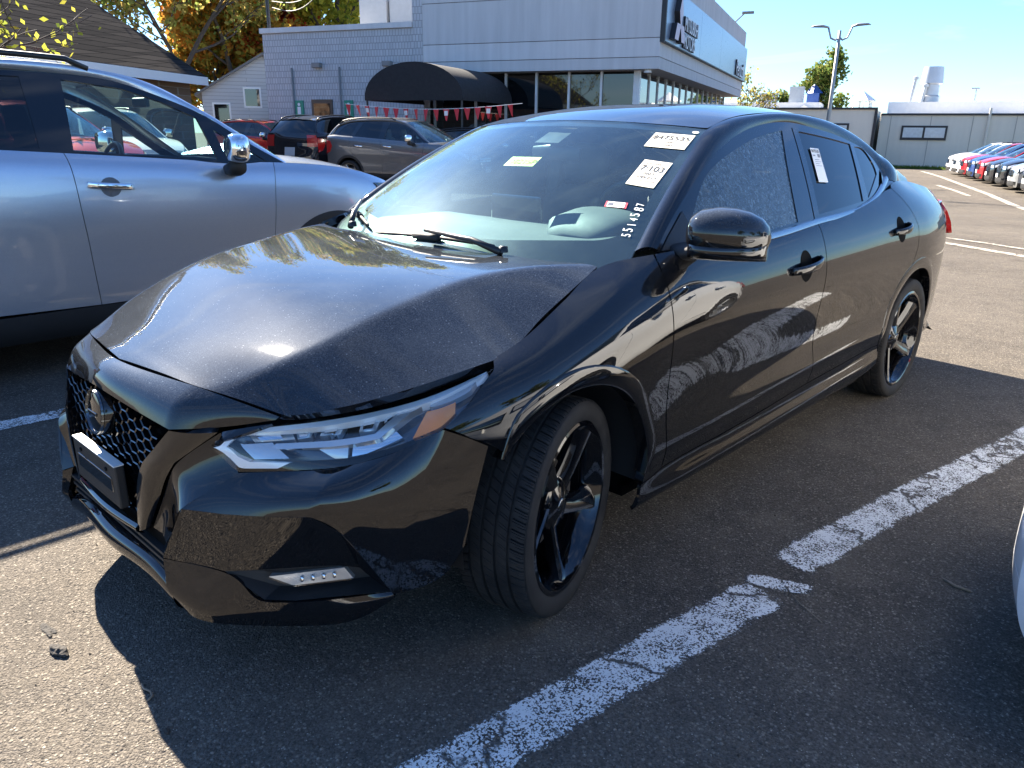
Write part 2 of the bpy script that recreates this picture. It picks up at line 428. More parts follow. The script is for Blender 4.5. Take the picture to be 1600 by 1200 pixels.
AMBER = simple('amber_reflector', (.90, .24, .015), .18, var=.1, coat=.5)
REDL = simple('red_lens', (.38, .012, .012), .12, var=.1, coat=.8)
PAPER = simple('paper_cream', (.74, .69, .58), .7, var=.05)
PAPERW = simple('paper_white', (.80, .80, .78), .6, var=.04)
YELLOW = simple('yellow_label', (.82, .74, .10), .6, var=.06)
INK = simple('ink_black', (.03, .028, .028), .7, var=.1)
MARKER = simple('white_marker', (.82, .84, .84), .6, var=.05)
REDST = simple('red_sticker', (.62, .03, .06), .5, var=.05)
BRAKE = simple('brake_iron', (.16, .15, .145), .42, .8, var=.25)
def m_tyre():
    t = NT('tyre_rubber'); co = t.obj()
    f = t.ramp(t.noise(co, 14, 8, .6), .35, .75)
    c = t.mix(f, (.013, .013, .014), (.032, .030, .028))
    return t.done(t.bsdf(col=c, rough=.78, spec=.3, nrm=t.bump(t.noise(co, 300, 4), .12, .004)))
TYRE = m_tyre()
# ------------------------------------------------------------------ asphalt
def m_asphalt():
    t = NT('asphalt'); co = t.pos()
    v = t.n('TexVoronoi', sc=110); t.l(co, v.inputs['Vector'])
    sp = t.n('SeparateColor'); t.l(v.outputs['Color'], sp.inputs[0])
    v2 = t.n('TexVoronoi', sc=230); t.l(co, v2.inputs['Vector']); sp2 = t.n('SeparateColor'); t.l(v2.outputs['Color'], sp2.inputs[0])
    big = t.ramp(t.noise(co, .55, 8, .6), .3, .7); mid = t.ramp(t.noise(co, 7, 6, .6), .3, .72)
    base = t.mix(big, (.056, .051, .046), (.112, .100, .086))
    base = t.mix(t.math('MULTIPLY', mid, .45), base, (.16, .138, .112))
    st = t.mix(sp.outputs[0], (.05, .047, .045), (.30, .265, .22))
    stone = t.math('MULTIPLY', t.ramp(v.outputs['Distance'], .30, .62, (1, 1, 1, 1), (0, 0, 0, 1)), t.ramp(sp.outputs[1], .35, .75))
    base = t.mix(t.math('MULTIPLY', stone, .75), base, st)
    fine = t.mix(sp2.outputs[0], (.55, .55, .55), (1.45, 1.42, 1.38)); base = t.mix(.8, base, fine, 'MULTIPLY')
    wht = t.math('MULTIPLY', t.ramp(sp2.outputs[1], .965, .985), t.ramp(v2.outputs['Distance'], .25, .5, (1, 1, 1, 1), (0, 0, 0, 1)))
    base = t.mix(wht, base, (.42, .38, .32))
    oil = t.ramp(t.noise(co, .9, 5, .6), .62, .74); base = t.mix(t.math('MULTIPLY', oil, .55), base, (.030, .027, .025))
    dst = t.ramp(t.noise(co, 1.7, 6, .65), .56, .72); base = t.mix(t.math('MULTIPLY', dst, .35), base, (.20, .172, .135))
    # hair cracks
    vc = t.n('TexVoronoi', sc=.9); vc.feature = 'DISTANCE_TO_EDGE'
    w = t.n('VectorMath', operation='ADD'); nn = t.n('TexNoise', sc=2.3, de=6); t.l(co, nn.inputs['Vector']); t.l(co, w.inputs[0])
    sc_ = t.n('VectorMath', operation='SCALE'); sc_.inputs['Scale'].default_value = .5; t.l(nn.outputs['Color'], sc_.inputs[0]); t.l(sc_.outputs[0], w.inputs[1]); t.l(w.outputs[0], vc.inputs['Vector'])
    crk = t.math('MULTIPLY', t.ramp(vc.outputs['Distance'], .0035, .009, (1, 1, 1, 1), (0, 0, 0, 1)), t.ramp(t.noise(co, .7, 3), .60, .68))
    base = t.mix(t.math('MULTIPLY', crk, .75), base, (.012, .011, .010))
    h = t.math('ADD', t.math('MULTIPLY', stone, .55), t.math('MULTIPLY', t.ramp(v2.outputs['Distance'], .1, .7, (1, 1, 1, 1), (0, 0, 0, 1)), .5))
    h = t.math('SUBTRACT', h, t.math('MULTIPLY', crk, 1.5))
    return t.done(t.bsdf(col=base, rough=.85, spec=.08, nrm=t.bump(h, .85, .0055)))
ASPHALT = m_asphalt()
def zg(y):
    "the lot falls away by 0.6 m towards the far end"
    t = min(1., max(0., (y-9)/16)); return -.6*t*t*(3-2*t)
gys = [-120, 0, 8]+[9+k for k in range(17)]+[26, 60, 400]
V = [(x, y, zg(y)) for y in gys for x in (-300, -40, 40, 300)]
g = mob('asphalt_lot', V, orient(V, grid_faces(len(gys), 4), (0, 0, 1)), ASPHALT, None, True); tag(g, 'worn grey asphalt of the parking lot', None, None, 'structure')
# ================================================================== the black sedan
CAR = empty('sedan', (0, 0, 0), 0, 'black four-door sedan with black wheels and windshield stickers in the foreground stall', 'car')
SY = [-.45, -.3, -.12, .08, .28, .5, .9, 1.4, 1.9, 2.3, 2.6, 2.85, 3.1, 3.35, 3.55]
SIDE_ROWS = [  # bottom to top: (x, z) at every station
 [(.75,.18)]*4+[(.84,.18)]*6+[(.80,.20)]*5,
 [(.80,.20),(.85,.20),(.88,.20),(.885,.205),(.885,.215),(.900,.218),(.903,.220),(.903,.230),(.903,.243),(.900,.255),(.872,.25),(.865,.26),(.84,.27),(.80,.27),(.74,.27)],
 [(.82,.285),(.87,.285),(.895,.285),(.90,.285),(.880,.290),(.860,.298),(.857,.302),(.857,.313),(.860,.326),(.868,.335),(.89,.32),(.885,.33),(.86,.33),(.82,.33),(.76,.33)],
 [(.83,.36),(.875,.36),(.90,.36),(.905,.36),(.899,.360),(.898,.362),(.900,.374),(.901,.396),(.903,.41),(.902,.42),(.90,.42),(.90,.42),(.87,.42),(.825,.42),(.765,.42)],
 [(.84,.47),(.88,.47),(.90,.47),(.905,.47),(.893,.47),(.878,.47),(.871,.48),(.870,.49),(.876,.50),(.886,.51),(.897,.515),(.90,.52),(.875,.53),(.83,.53),(.77,.53)],
 [(.845,.585),(.885,.60),(.905,.605),(.91,.605),(.90,.605),(.886,.61),(.881,.62),(.881,.63),(.885,.645),(.893,.66),(.902,.68),(.902,.69),(.88,.69),(.835,.69),(.775,.69)],
 [(.85,.64),(.88,.66),(.903,.69),(.91,.705),(.907,.73),(.903,.75),(.903,.765),(.904,.775),(.905,.79),(.906,.80),(.908,.815),(.905,.825),(.88,.83),(.835,.83),(.77,.83)],
 [(.835,.68),(.862,.715),(.884,.75),(.893,.785),(.888,.83),(.886,.862),(.887,.868),(.889,.875),(.888,.89),(.887,.905),(.885,.92),(.875,.925),(.85,.925),(.805,.92),(.74,.91)],
 [(.80,.71),(.828,.752),(.845,.79),(.852,.84),(.838,.908),(.848,.945),(.852,.952),(.855,.962),(.852,.975),(.846,.995),(.832,1.015),(.815,1.015),(.79,1.0),(.755,.98),(.70,.96)],
 [(.76,.725),(.785,.766),(.789,.812),(.761,.882),(.727,.948),(.808,.978),(.828,.970),(.833,.986),(.825,1.011),(.790,1.055),(.745,1.105),(.715,1.10),(.70,1.075),(.69,1.04),(.67,1.0)]]
SP = np.array([[(r[i][0], SY[i], r[i][1]) for r in SIDE_ROWS] for i in range(len(SY))])
SIDE = Net(SY, SP)
KV = .09
def side(P): return SIDE(P[:, 0], P[:, 1]/KV)
def yv(y, z):
    "height z at station y -> surface coordinate"
    v = np.linspace(0, 9, 901); zz = SIDE(np.full(901, y), v)[:, 2]; i = np.argmax(zz >= z) if (zz >= z).any() else 900
    return (y, v[i]*KV)
def top(a, b, n=14): return [(y, 9*KV-.0005) for y in np.linspace(a, b, n)]
def bot(a, b, n=2): return [(y, .35*KV) for y in np.linspace(a, b, n)]
def YZ(L): return [yv(*p) for p in L]
def arc(cy, cz, R, a0, a1, n=26): return [(cy+R*math.cos(rad(a)), cz+R*math.sin(rad(a))) for a in np.linspace(a0, a1, n)]
RA = .358; CZ = .330
HG = .012
# fender
fender = top(-.21, .46)+YZ([(.437, .93), (.433, .862), (.44, .70), (.452, .50), (.468, .30)])+YZ([(.40, .285), (.352, .283)])+YZ(arc(0, CZ, RA, -4, 138, 34))+YZ([(-.316, .609), (-.366, .638), (-.426, .673), (-.389, .694), (-.353, .711), (-.316, .734), (-.284, .751), (-.247, .767)])+[(-.236, 8.5*KV), (-.225, 8.8*KV)]
panel('front_fender', side, fender, HG*1.2, PAINTS, CAR, mirror=True, gap=.0026, flange=.03)
fdoor = [(y, v) for y, v in top(.46, 1.538)]+YZ([(1.536, .9), (1.533, .79), (1.54, .6), (1.548, .45), (1.548, .335)])+YZ([(1.2, .316), (.8, .304), (.468, .30), (.452, .50), (.44, .70), (.433, .862), (.437, .93)])
FD = panel('front_door', side, fdoor, HG*1.2, PAINTS, CAR, mirror=True, gap=.0026)
rarc = YZ(arc(2.712, CZ, RA, 118, 180, 16))
rdoor = top(1.538, 2.30)+[(2.40, 9*KV-.001), (2.5, 8.85*KV)]+YZ([(2.585, .98), (2.63, .90), (2.62, .80), (2.575, .70)])+rarc+YZ([(2.345, .352), (1.9, .343), (1.548, .335), (1.548, .45), (1.54, .6), (1.533, .79), (1.536, .9)])
RD = panel('rear_door', side, rdoor, HG*1.2, PAINTS, CAR, mirror=True, gap=.0026)
rocker = YZ([(.345, .283), (.40, .285), (.468, .30), (.8, .304), (1.2, .316), (1.548, .335), (1.9, .343), (2.345, .352)])+YZ([(2.35, .30)])+bot(2.33, .33, 12)
panel('side_skirt', side, rocker, HG*1.2, PAINTS, CAR, mirror=True, gap=.0012)
quarter = top(2.53, 3.54)+[(3.545, 8*KV), (3.545, 6*KV), (3.545, 4*KV), (3.545, 2*KV), (3.545, .4*KV)]+bot(3.4, 3.10)+YZ(arc(2.712, CZ, RA, 6, 118, 34))+YZ([(2.575, .70), (2.62, .80), (2.63, .90), (2.585, .98)])+[(2.5, 8.85*KV)]
panel('quarter_panel', side, quarter, HG*1.2, PAINTS, CAR, mirror=True, gap=.0026, flange=.03)
A_ = [tuple(SIDE([y], [8.97])[0]-[.004, 0, .002]) for y in (2.40, 2.50, 2.58, 2.68, 2.78, 2.95)]
B_f = [(.700, 2.535, 1.165), (.722, 2.572, 1.118), (.736, 2.62, 1.106), (.730, 2.69, 1.102), (.722, 2.76, 1.099), (.704, 2.955, 1.086)]
V = patch_pts([A_, B_f], 20, 4); both('quarter_top', V, orient(V, grid_faces(20, 4), (1, 0, 1)), PAINTS, CAR)
# dark inner shell right behind the panels closes every gap
sh_out = [(y, 8.9*KV) for y in np.linspace(-.18, 3.5, 20)]+[(3.5, .6*KV)]+[(3.13, .6*KV)]+YZ(arc(2.712, CZ, RA+.012, -8, 188, 30))+[(2.3, .5*KV), (.4, .5*KV)]+YZ(arc(0, CZ, RA+.012, -8, 138, 30))
panel('inner_shell', side, sh_out, .035, VOID, CAR, mirror=True, off=-.016, flange=0)
# wheel-arch mouldings: ring standing a few millimetres proud of the panel
def arch_ring(cy, a0, a1, pts=46):
    V = []; F = []
    ang = np.linspace(a0, a1, pts)
    for a in ang:
        fa = min(1, (a-a0)/14, (a1-a)/14)
        for R, o in ((RA-.002, -.055), (RA-.002, -.001), (RA+.004, .003), (RA+.040*fa+.006, .0035), (RA+.044*fa+.008, .001), (RA+.045*fa+.009, -.006)):
            y, z = cy+R*math.cos(rad(a)), CZ+R*math.sin(rad(a))
            p = SIDE([y], [yv(y, z)[1]/KV])[0]; V.append((p[0]+o*.75, y, z))
    F = grid_faces(pts, 6); F = orient(V, F, (1, 0, 0))
    both('arch_moulding', V, F, PAINTS, CAR, angle=50)
arch_ring(0, -2, 140); arch_ring(2.712, -2, 182)
# wheel housings
for cy in (0, 2.712):
    m = MB(); n = 28
    V = []; F = []
    for k in range(n):
        a = rad(-8+196*k/(n-1))
        for x, R in ((.845, RA+.014), (.50, RA+.03), (.50, .02)):
            V.append((x, cy+R*math.cos(a), CZ+R*math.sin(a)))
    both('wheel_housing', V, orient(V, grid_faces(n, 3), (0, 0, -1)), MATTE, CAR)

# ---- greenhouse side
def Gx(y, z):
    t = z-.985; f = np.maximum(0, 1.1-y); r = np.maximum(0, y-1.7)
    return .826-.52*t-.20*t*t-.10*f*f-.045*r*r
def gh(P): return np.stack([Gx(P[:, 0], P[:, 1]), P[:, 0], P[:, 1]], 1)
DTOP = [(.486,.985),(.548,1.030),(.708,1.124),(.91,1.221),(1.172,1.308),(1.424,1.353),(1.673,1.366),(1.915,1.346),(2.234,1.299),(2.448,1.238),(2.538,1.17),(2.569,1.119)]
FGL = [(.66,.985),(.68,1.041),(.884,1.189),(.993,1.228),(1.127,1.262),(1.355,1.308),(1.589,1.333),(1.5,1.209),(1.397,1.002),(1.205,.992),(.9,.987)]
RGL = [(1.735,1.332),(1.981,1.31),(2.257,1.28),(2.119,1.04),(1.604,1.017)]
QGL = [(2.293,1.268),(2.439,1.233),(2.466,1.172),(2.454,1.143),(2.197,1.047)]
BELT = [(.62,.972),(.9,.972),(1.195,.979),(1.537,.997),(2.08,1.021),(2.297,1.053),(2.45,1.093),(2.556,1.125)]
belt_c = curve(np.array(BELT), 40)
frame_outer = [tuple(p) for p in curve(np.array(DTOP), 60)]+[(p[0]-.004, p[1]-.010) for p in belt_c[::-1]]+[(.50, .962)]
def sm(L, n=40, sharp=()): return [tuple(p) for p in curve(np.array(L+[L[0]]), n, sharp)[:-1]]
fgl = sm(FGL, 60, (0, 1, 6, 8)); rgl = sm(RGL, 40, (0, 2, 3, 4)); qgl = sm(QGL, 36, (0, 3, 4))
panel('window_frame', gh, frame_outer, .02, GLOSSB, CAR, mirror=True, holes=[fgl, rgl, qgl], flange=.012)
panel('side_window', gh, fgl, .02, SIDEG, CAR, mirror=True, off=-.004, flange=0)
panel('side_window', gh, rgl, .02, DARKG, CAR, mirror=True, off=-.004, flange=0)
panel('side_window', gh, qgl, .02, DARKG, CAR, mirror=True, off=-.004, flange=0)
# seam between the two doors in the window frame: thin dark groove either side of the pillar
for y0, z0, y1, z1 in ((1.545, 1.000, 1.69, 1.345),):
    V = []; n = 12
    for k in range(n):
        y = y0+(y1-y0)*k/(n-1); z = z0+(z1-z0)*k/(n-1)
        for d in (-.0025, .0025): V.append((float(Gx(y+d, z))+.0012, y+d, z))
    both('door_gap', V, orient(V, grid_faces(n, 2), (1, 0, 0)), VOID, CAR)
# bright belt moulding
V = []
n = len(belt_c)
for i, (y, z) in enumerate(belt_c):
    t = belt_c[min(i+1, n-1)]-belt_c[max(i-1, 0)]; t /= np.linalg.norm(t); nn = np.array([-t[1], t[0]])
    for a, o in ((-.011, .0), (-.010, .010), (-.001, .012), (.007, .010), (.008, .0)):
        q = (y, z)+nn*a; V.append((float(Gx(q[0], q[1]))+o+.004, q[0], q[1]))
strip_f = [f for f in grid_faces(n, 5)]
both('belt_moulding', V, orient(V, strip_f, (1, 0, 0)), simple('anodised_strip', (.42, .44, .46), .22, 1., var=.05), CAR, angle=40)

# ---- windscreen
def ws(P):
    s, t = P[:, 0], P[:, 1]
    b = np.stack([.735*s, .20+.245*s*s, .935+.042*s*s], 1); h = np.stack([.585*s, .985+.08*s*s, 1.362-.03*s*s], 1)
    return b*(1-t)[:, None]+h*t[:, None]+np.array([0, -.55, .83])*(4*t*(1-t)*.018)[:, None]
def sheet(name, f, s0, s1, t0, t1, nu, nv, mat, parent, out, off=0., smooth=True):
    u, v = np.meshgrid(np.linspace(s0, s1, nu), np.linspace(t0, t1, nv), indexing='ij')
    V = f(np.stack([u.ravel(), v.ravel()], 1)); F = orient(V, grid_faces(nu, nv), out)
    if off: V = V+vnorm(V, F)*off
    return mob(name, V, F, mat, parent, smooth)
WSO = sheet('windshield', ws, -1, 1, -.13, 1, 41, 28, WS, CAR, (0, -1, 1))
# baked black border on the inside of the glass
def ring2(name, f, outer, inner, mat, parent, out, off):
    V = f(np.array(outer+inner)); n = len(outer); F = [(i, (i+1) % n, n+(i+1) % n, n+i) for i in range(n)]
    F = orient(V, F, out); V = V+np.array(off); return mob(name, V, F, mat, parent, True)
def rrect(s0, s1, t0, t1, r, rt, n=8):
    P = []
    for (cs, ct, a0) in ((s1-r, t1-rt, 0), (s0+r, t1-rt, 90), (s0+r, t0+rt, 180), (s1-r, t0+rt, 270)):
        for k in range(n): a = rad(a0+90*k/(n-1)); P.append((cs+r*math.cos(a), ct+rt*math.sin(a)))
    out = []
    for a, b in zip(P, P[1:]+P[:1]):
        for k in range(4): out.append((a[0]+(b[0]-a[0])*k/4, a[1]+(b[1]-a[1])*k/4))
    return out
inn = rrect(-.955, .945, .088, .955, .12, .10); outr = rrect(-.999, .999, -.129, .999, .01, .01)
ring2('windshield_border', ws, outr, inn, simple('ceramic_border', (.008, .008, .009), .25, var=.1), CAR, (0, -1, 1), (0, .003, -.004))

# ---- A-pillar, roof rail and C-pillar: one band either side
Wc = np.array([tuple(q) for q in ws(np.array([(1., 0.), (1., .25), (1., .5), (1., .75), (1., 1.)]))]+[ (.580, 1.20, 1.366), (.572, 1.45, 1.393), (.566, 1.80, 1.402), (.560, 2.15, 1.376), (.560, 2.45, 1.312), (.578, 2.72, 1.215), (.61, 2.96, 1.128)])
Dc = np.array([(float(Gx(y, z)), y, z) for y, z in DTOP]+[(.738, 2.63, 1.106), (.722, 2.76, 1.100), (.703, 2.96, 1.085)])
wq = curve(Wc, 70); dq = curve(Dc, 70, (11,))
# pair the two edges by their y
def resamp(C, yq): return np.stack([np.interp(yq, C[:, 1], C[:, k]) for k in range(3)], 1)
ya = np.linspace(0, 1, 70)
ang = []
V = []
nr = 9
for i in range(70):
    a = wq[i]; b = dq[i]; ch = b-a; tn = (wq[min(i+1, 69)]-wq[max(i-1, 0)]); tn /= np.linalg.norm(tn)
    nn = np.cross(tn, ch); nn /= np.linalg.norm(nn); nn = nn if nn[0] > 0 else -nn
    w = np.linalg.norm(ch)
    for j in range(nr):
        q = j/(nr-1); V.append(a+ch*q+nn*(4*q*(1-q))*.20*w)
F = orient(V, grid_faces(70, nr), (1, 0, .5))
V2, F2 = rim_flange(V, F, .012)
both('roof_rail', V2, F2, PAINTS, CAR)

# ---- roof
RP = [(0, .985, 1.362), (.3, 1.005, 1.354), (.59, 1.066, 1.335), (0, 1.15, 1.396), (.3, 1.17, 1.390), (.578, 1.22, 1.371), (0, 1.5, 1.437), (.3, 1.5, 1.431), (.570, 1.5, 1.398), (0, 1.9, 1.442), (.3, 1.9, 1.436), (.565, 1.9, 1.400), (0, 2.2, 1.415), (.3, 2.2, 1.408), (.560, 2.2, 1.372), (0, 2.36, 1.385), (.56, 2.38, 1.333)]
RP = RP+[(-x, y, z) for x, y, z in RP if x > 0]
RT = TPS([(x, y) for x, y, z in RP], np.array([z for x, y, z in RP]))
def roof(P): return np.stack([P[:, 0], P[:, 1], RT(P)], 1)
rl = [(.583, 1.075), (.577, 1.20), (.569, 1.45), (.563, 1.80), (.557, 2.15), (.556, 2.34)]
hd = [(x, .992+.235*x*x) for x in np.linspace(-.575, .575, 22)]
rr_ = [(x, 2.38-.03*(x/.55)**2) for x in np.linspace(.55, -.55, 12)]
panel('roof', roof, hd+[tuple(p) for p in curve(np.array(rl), 20)]+rr_+[(-p[0], p[1]) for p in curve(np.array(rl), 20)[::-1]], .03, m_paint('black_paint_roof', (.0035, .0037, .0048), dust=.28), CAR, out=(0, 0, 1))
# rear window, boot lid, tail
def rw(P):
    s, t = P[:, 0], P[:, 1]; a = np.stack([.55*s, 2.39-.03*s*s, 1.383-.045*s*s], 1); b = np.stack([.60*s, 3.10-.16*s*s, 1.105-.01*s*s], 1)
    return a*(1-t)[:, None]+b*t[:, None]+np.array([0, .35, .9])*(4*t*(1-t)*.03)[:, None]
sheet('rear_window', rw, -1, 1, 0, 1, 21, 13, DARKG, CAR, (0, 1, 1))
def boot(P):
    s, t = P[:, 0], P[:, 1]; a = np.stack([.66*s, 3.10-.14*s*s, 1.105-.008*s*s], 1); b = np.stack([.655*s, 3.66-.11*s*s, 1.03-.03*s*s], 1)
    return a*(1-t)[:, None]+b*t[:, None]+np.array([0, 0, 1])*(4*t*(1-t)*.012)[:, None]
sheet('boot_lid', boot, -1, 1, 0, 1, 21, 9, PAINT, CAR, (0, 0, 1))
rows = []
for r in range(10):
    x, z = SIDE_ROWS[r][-1]; p0 = (x, 3.55, z); k = (.06, .13, .15, .16, .17, .17, .15, .13, .11, .09)[r]
    rows.append([p0, (x*.86, 3.55+k*.62, z), (x*.55, 3.55+k*.92, z+.01), (0, 3.55+k, z+.015), (-x*.55, 3.55+k*.92, z+.01), (-x*.86, 3.55+k*.62, z), (-x, 3.55, z)])
V = patch_pts(rows, 31, 30); mob('rear_bumper', V, orient(V, grid_faces(31, 30), (0, 1, 0)), PAINTS, CAR, True)
# tail lamps wrap the rear corner
for sgn in (1, -1):
    V = []
    for y, dx in ((3.36, 0), (3.45, .004), (3.52, .01), (3.57, -.01), (3.63, -.09)):
        for z in (.80, .86, .92, .965):
            if y < 3.55: x = SIDE([y], [yv(y, z)[1]/KV])[0][0]+.012+dx
            else: x = SIDE([3.55], [yv(3.55, z)[1]/KV])[0][0]+.012+dx
            V.append((sgn*x, y+(.0 if y > 3.4 else (.965-z)*.3), z))
    F = orient(V, grid_faces(5, 4), (sgn, .6, 0)); V2, F2 = rim_flange(V, F, .02); mob('tail_lamp', V2, F2, REDL, CAR, True)

# ---- bonnet
HC = np.array([(-.83, .730), (-.812, .740), (-.745, .763), (-.59, .812), (-.36, .886), (-.02, .934), (.15, .941), (.32, .940)])          # centre line (y, z)
HK = np.array([(-.83, .35, .716), (-.745, .40, .734), (-.59, .48, .795), (-.36, .53, .876), (-.02, .565, .941), (.14, .62, .954), (.32, .715, .951)])   # crease (y, x, z)
HS = np.array([(-.83, .47, .672), (-.748, .52, .680), (-.663, .55, .690), (-.568, .65, .709), (-.395, .75, .751), (-.215, .80, .783), (-.10, .785, .812), (-.03, .77, .840), (.15, .745, .905), (.32, .718, .948)])  # outer edge (y, x, z)
def spl(T, q): return cr(T[:, 1:], T[:, 0], q)
def hood(P):
    x, y = np.abs(P[:, 0]), P[:, 1]; zc = spl(HC, y)[:, 0]; k = spl(HK, y); e = spl(HS, y)
    zin = zc+(k[:, 1]-zc)*(x/k[:, 0])**2
    w = np.maximum(e[:, 0]-k[:, 0], .03); q = (x-k[:, 0])/w
    zout = k[:, 1]+(e[:, 1]-k[:, 1])*q
    kk = .0035; m = np.minimum(zin, zout)
    z = m-kk*np.log(np.exp(-(zin-m)/kk)+np.exp(-(zout-m)/kk))+kk*.69*np.exp(-np.abs(zin-zout)/.02)*0
    return np.stack([P[:, 0], y, z], 1)
hb = [(0, -.812), (.2, -.789), (.4, -.748), (.55, -.663), (.65, -.568), (.75, -.395), (.80, -.215), (.785, -.10), (.77, -.03), (.745, .15), (.715, .294), (.58, .245), (.35, .275), (0, .29)]
hl_ = list(curve(np.array(hb[:7]), 44, (3,)))+list(curve(np.array(hb[6:11]), 26))[1:]+list(curve(np.array(hb[10:]), 20))[1:]
hl_ = [tuple(p) for p in hl_]
HOOD = panel('bonnet', hood, hl_+[(-x, y) for x, y in hl_[::-1][1:-1]], .014, PAINT, CAR, out=(0, 0, 1), gap=.0016, flange=.030)
# dark cowl tray under the rear edge of the bonnet, and black blocks added to stop light in the engine bay
m = MB(); m.box((-.52, -.58, .25), (.52, .30, .60)); m.box((-.62, -.20, .50), (.62, .40, .76)); m.box((-.66, .22, .6), (.66, .45, .885)); m.build('engine_bay_blocker', VOID, CAR)
m = MB(); m.box((-.40, -.84, .218), (.40, -.72, .24)); m.box((-.52, -.74, .218), (.52, -.64, .24)); m.box((-.58, -.66, .215), (.58, -.42, .25)); m.box((-.55, -.45, .175), (.55, .45, .22)); m.box((-.76, .42, .175), (.76, 2.3, .21)); m.box((-.55, 2.2, .19), (.55, 3.2, .24)); m.box((-.68, 3.1, .25), (.68, 3.52, .30)); m.box((-.74, .4, .2), (.74, 2.3, .30)); m.build('underbody', VOID, CAR)

# ---- nose
NT_ = [(0, -.8155, .739), (.2, -.7925, .737), (.345, -.766, .736), (.45, -.728, .719), (.55, -.670, .688)]
NB_ = [(0, -.878, .682), (.2, -.862, .664), (.345, -.842, .647), (.44, -.762, .657), (.545, -.677, .681)]
NM_ = [tuple((np.array(a)+np.array(b))/2+np.array([0, -.012, .012])*k) for a, b, k in zip(NT_, NB_, (1, 1, .9, .4, 0))]
def mir(L): return [(-x, y, z) for x, y, z in L[::-1] if x > 1e-6]
V = patch_pts([mir(r)+r for r in (NT_, NM_, NB_)], 61, 12, sharp=(2, 6)); F = orient(V, grid_faces(61, 12), (0, -1, 1)); V2, F2 = rim_flange(V, F, .02)
mob('nose_panel', V2, F2, PAINT, CAR, True)
BUMP = link(bpy.data.objects.new('front_bumper', None), CAR)   # carries the bumper's facets
def facet(name, rows, nu, nv, mat, out, parent=None, sharp=(), vlin=False, fl=.012, angle=None):
    V = patch_pts(rows, nu, nv, vlin, sharp); F = orient(V, grid_faces(nu, nv), out)
    V2, F2 = rim_flange(V, F, fl) if fl else (V, F)
    return both(name, V2, F2, mat, parent or BUMP, True, True, angle)
# blades either side of the grille
bl = [(.345, -.843, .644), (.262, -.882, .550), (.246, -.890, .515), (.208, -.896, .372), (.196, -.893, .346)]
br = [(.450, -.773, .650), (.350, -.842, .563), (.325, -.850, .530), (.275, -.866, .437), (.235, -.878, .362)]
bm_ = [tuple((np.array(a)+np.array(b))/2+np.array([.006, -.010, 0])) for a, b in zip(bl, br)]
facet('grille_blade', [bl, bm_, br], 40, 8, GLOSSB, (.3, -1, 0), sharp=(1,), fl=.03)
# recess beside the blade
q0 = [(.452, -.768, .648), (.354, -.836, .562), (.330, -.845, .530), (.280, -.860, .437), (.242, -.872, .362)]
q2 = [(.503, -.760, .560), (.457, -.820, .514), (.420, -.867, .477), (.372, -.872, .405), (.322, -.876, .352)]
q1 = [tuple((np.array(a)+np.array(b))/2+np.array([0, .006, 0])) for a, b in zip(q0, q2)]
facet('bumper_recess', [q0, q1, q2], 30, 10, PAINTS, (.3, -1, 0))
q3 = [(.452, -.770, .652), (.548, -.676, .676)]
facet('bumper_recess', [[(.455, -.764, .650), (.47, -.752, .655), (.54, -.685, .672)], [(.47, -.785, .632), (.465, -.792, .630), (.46, -.797, .627)]], 8, 4, PAINTS, (.3, -1, .3))
# upper facet and corner of the bumper
T_ = [(.50, -.762, .560), (.57, -.705, .568), (.62, -.662, .572), (.69, -.606, .584), (.755, -.533, .610), (.80, -.475, .637), (.838, -.424, .668), (.868, -.370, .640), (.888, -.328, .614)]
B_ = [(.42, -.868, .477), (.515, -.812, .478), (.595, -.768, .486), (.700, -.699, .497), (.738, -.652, .458), (.762, -.602, .372), (.785, -.543, .265), (.840, -.437, .291), (.876, -.394, .374)]
M_ = [tuple((np.array(a)*.45+np.array(b)*.55)+np.array([.010, -.022, 0])*k) for a, b, k in zip(T_, B_, (0, .5, .85, 1.1, 1.2, 1.2, 1.2, .9, .3))]
facet('bumper_corner', [T_, M_, B_], 64, 22, PAINTS, (.7, -.7, .2), sharp=(3, 6), fl=.02)
# face below the crease
D_ = [(.355, -.900, .335), (.50, -.818, .325), (.535, -.792, .330), (.690, -.640, .345), (.712, -.580, .322)]
U_ = [(.42, -.868, .477), (.515, -.812, .478), (.595, -.768, .486), (.700, -.699, .497), (.738, -.652, .458)]
facet('bumper_face', [U_, [tuple((np.array(a)+np.array(b))/2+np.array([.0, .0, 0])) for a, b in zip(U_, D_)], D_], 40, 10, PAINTS, (.4, -1, 0), sharp=(1, 3))
s0 = [(.42, -.868, .477), (.372, -.872, .405), (.322, -.877, .350)]; s1 = [(.42, -.868, .477), (.392, -.888, .400), (.355, -.900, .335)]
facet('bumper_face', [s0, s1], 14, 5, PAINTS, (-.2, -1, 0))
side_sl0 = [(.738, -.652, .458), (.762, -.602, .372), (.785, -.543, .265)]; side_sl1 = [(.728, -.630, .440), (.735, -.580, .360), (.760, -.530, .262)]
facet('bumper_face', [side_sl0, [(.734, -.646, .450), (.714, -.586, .327), (.774, -.541, .267)]], 12, 4, PAINTS, (.6, -.7, 0))
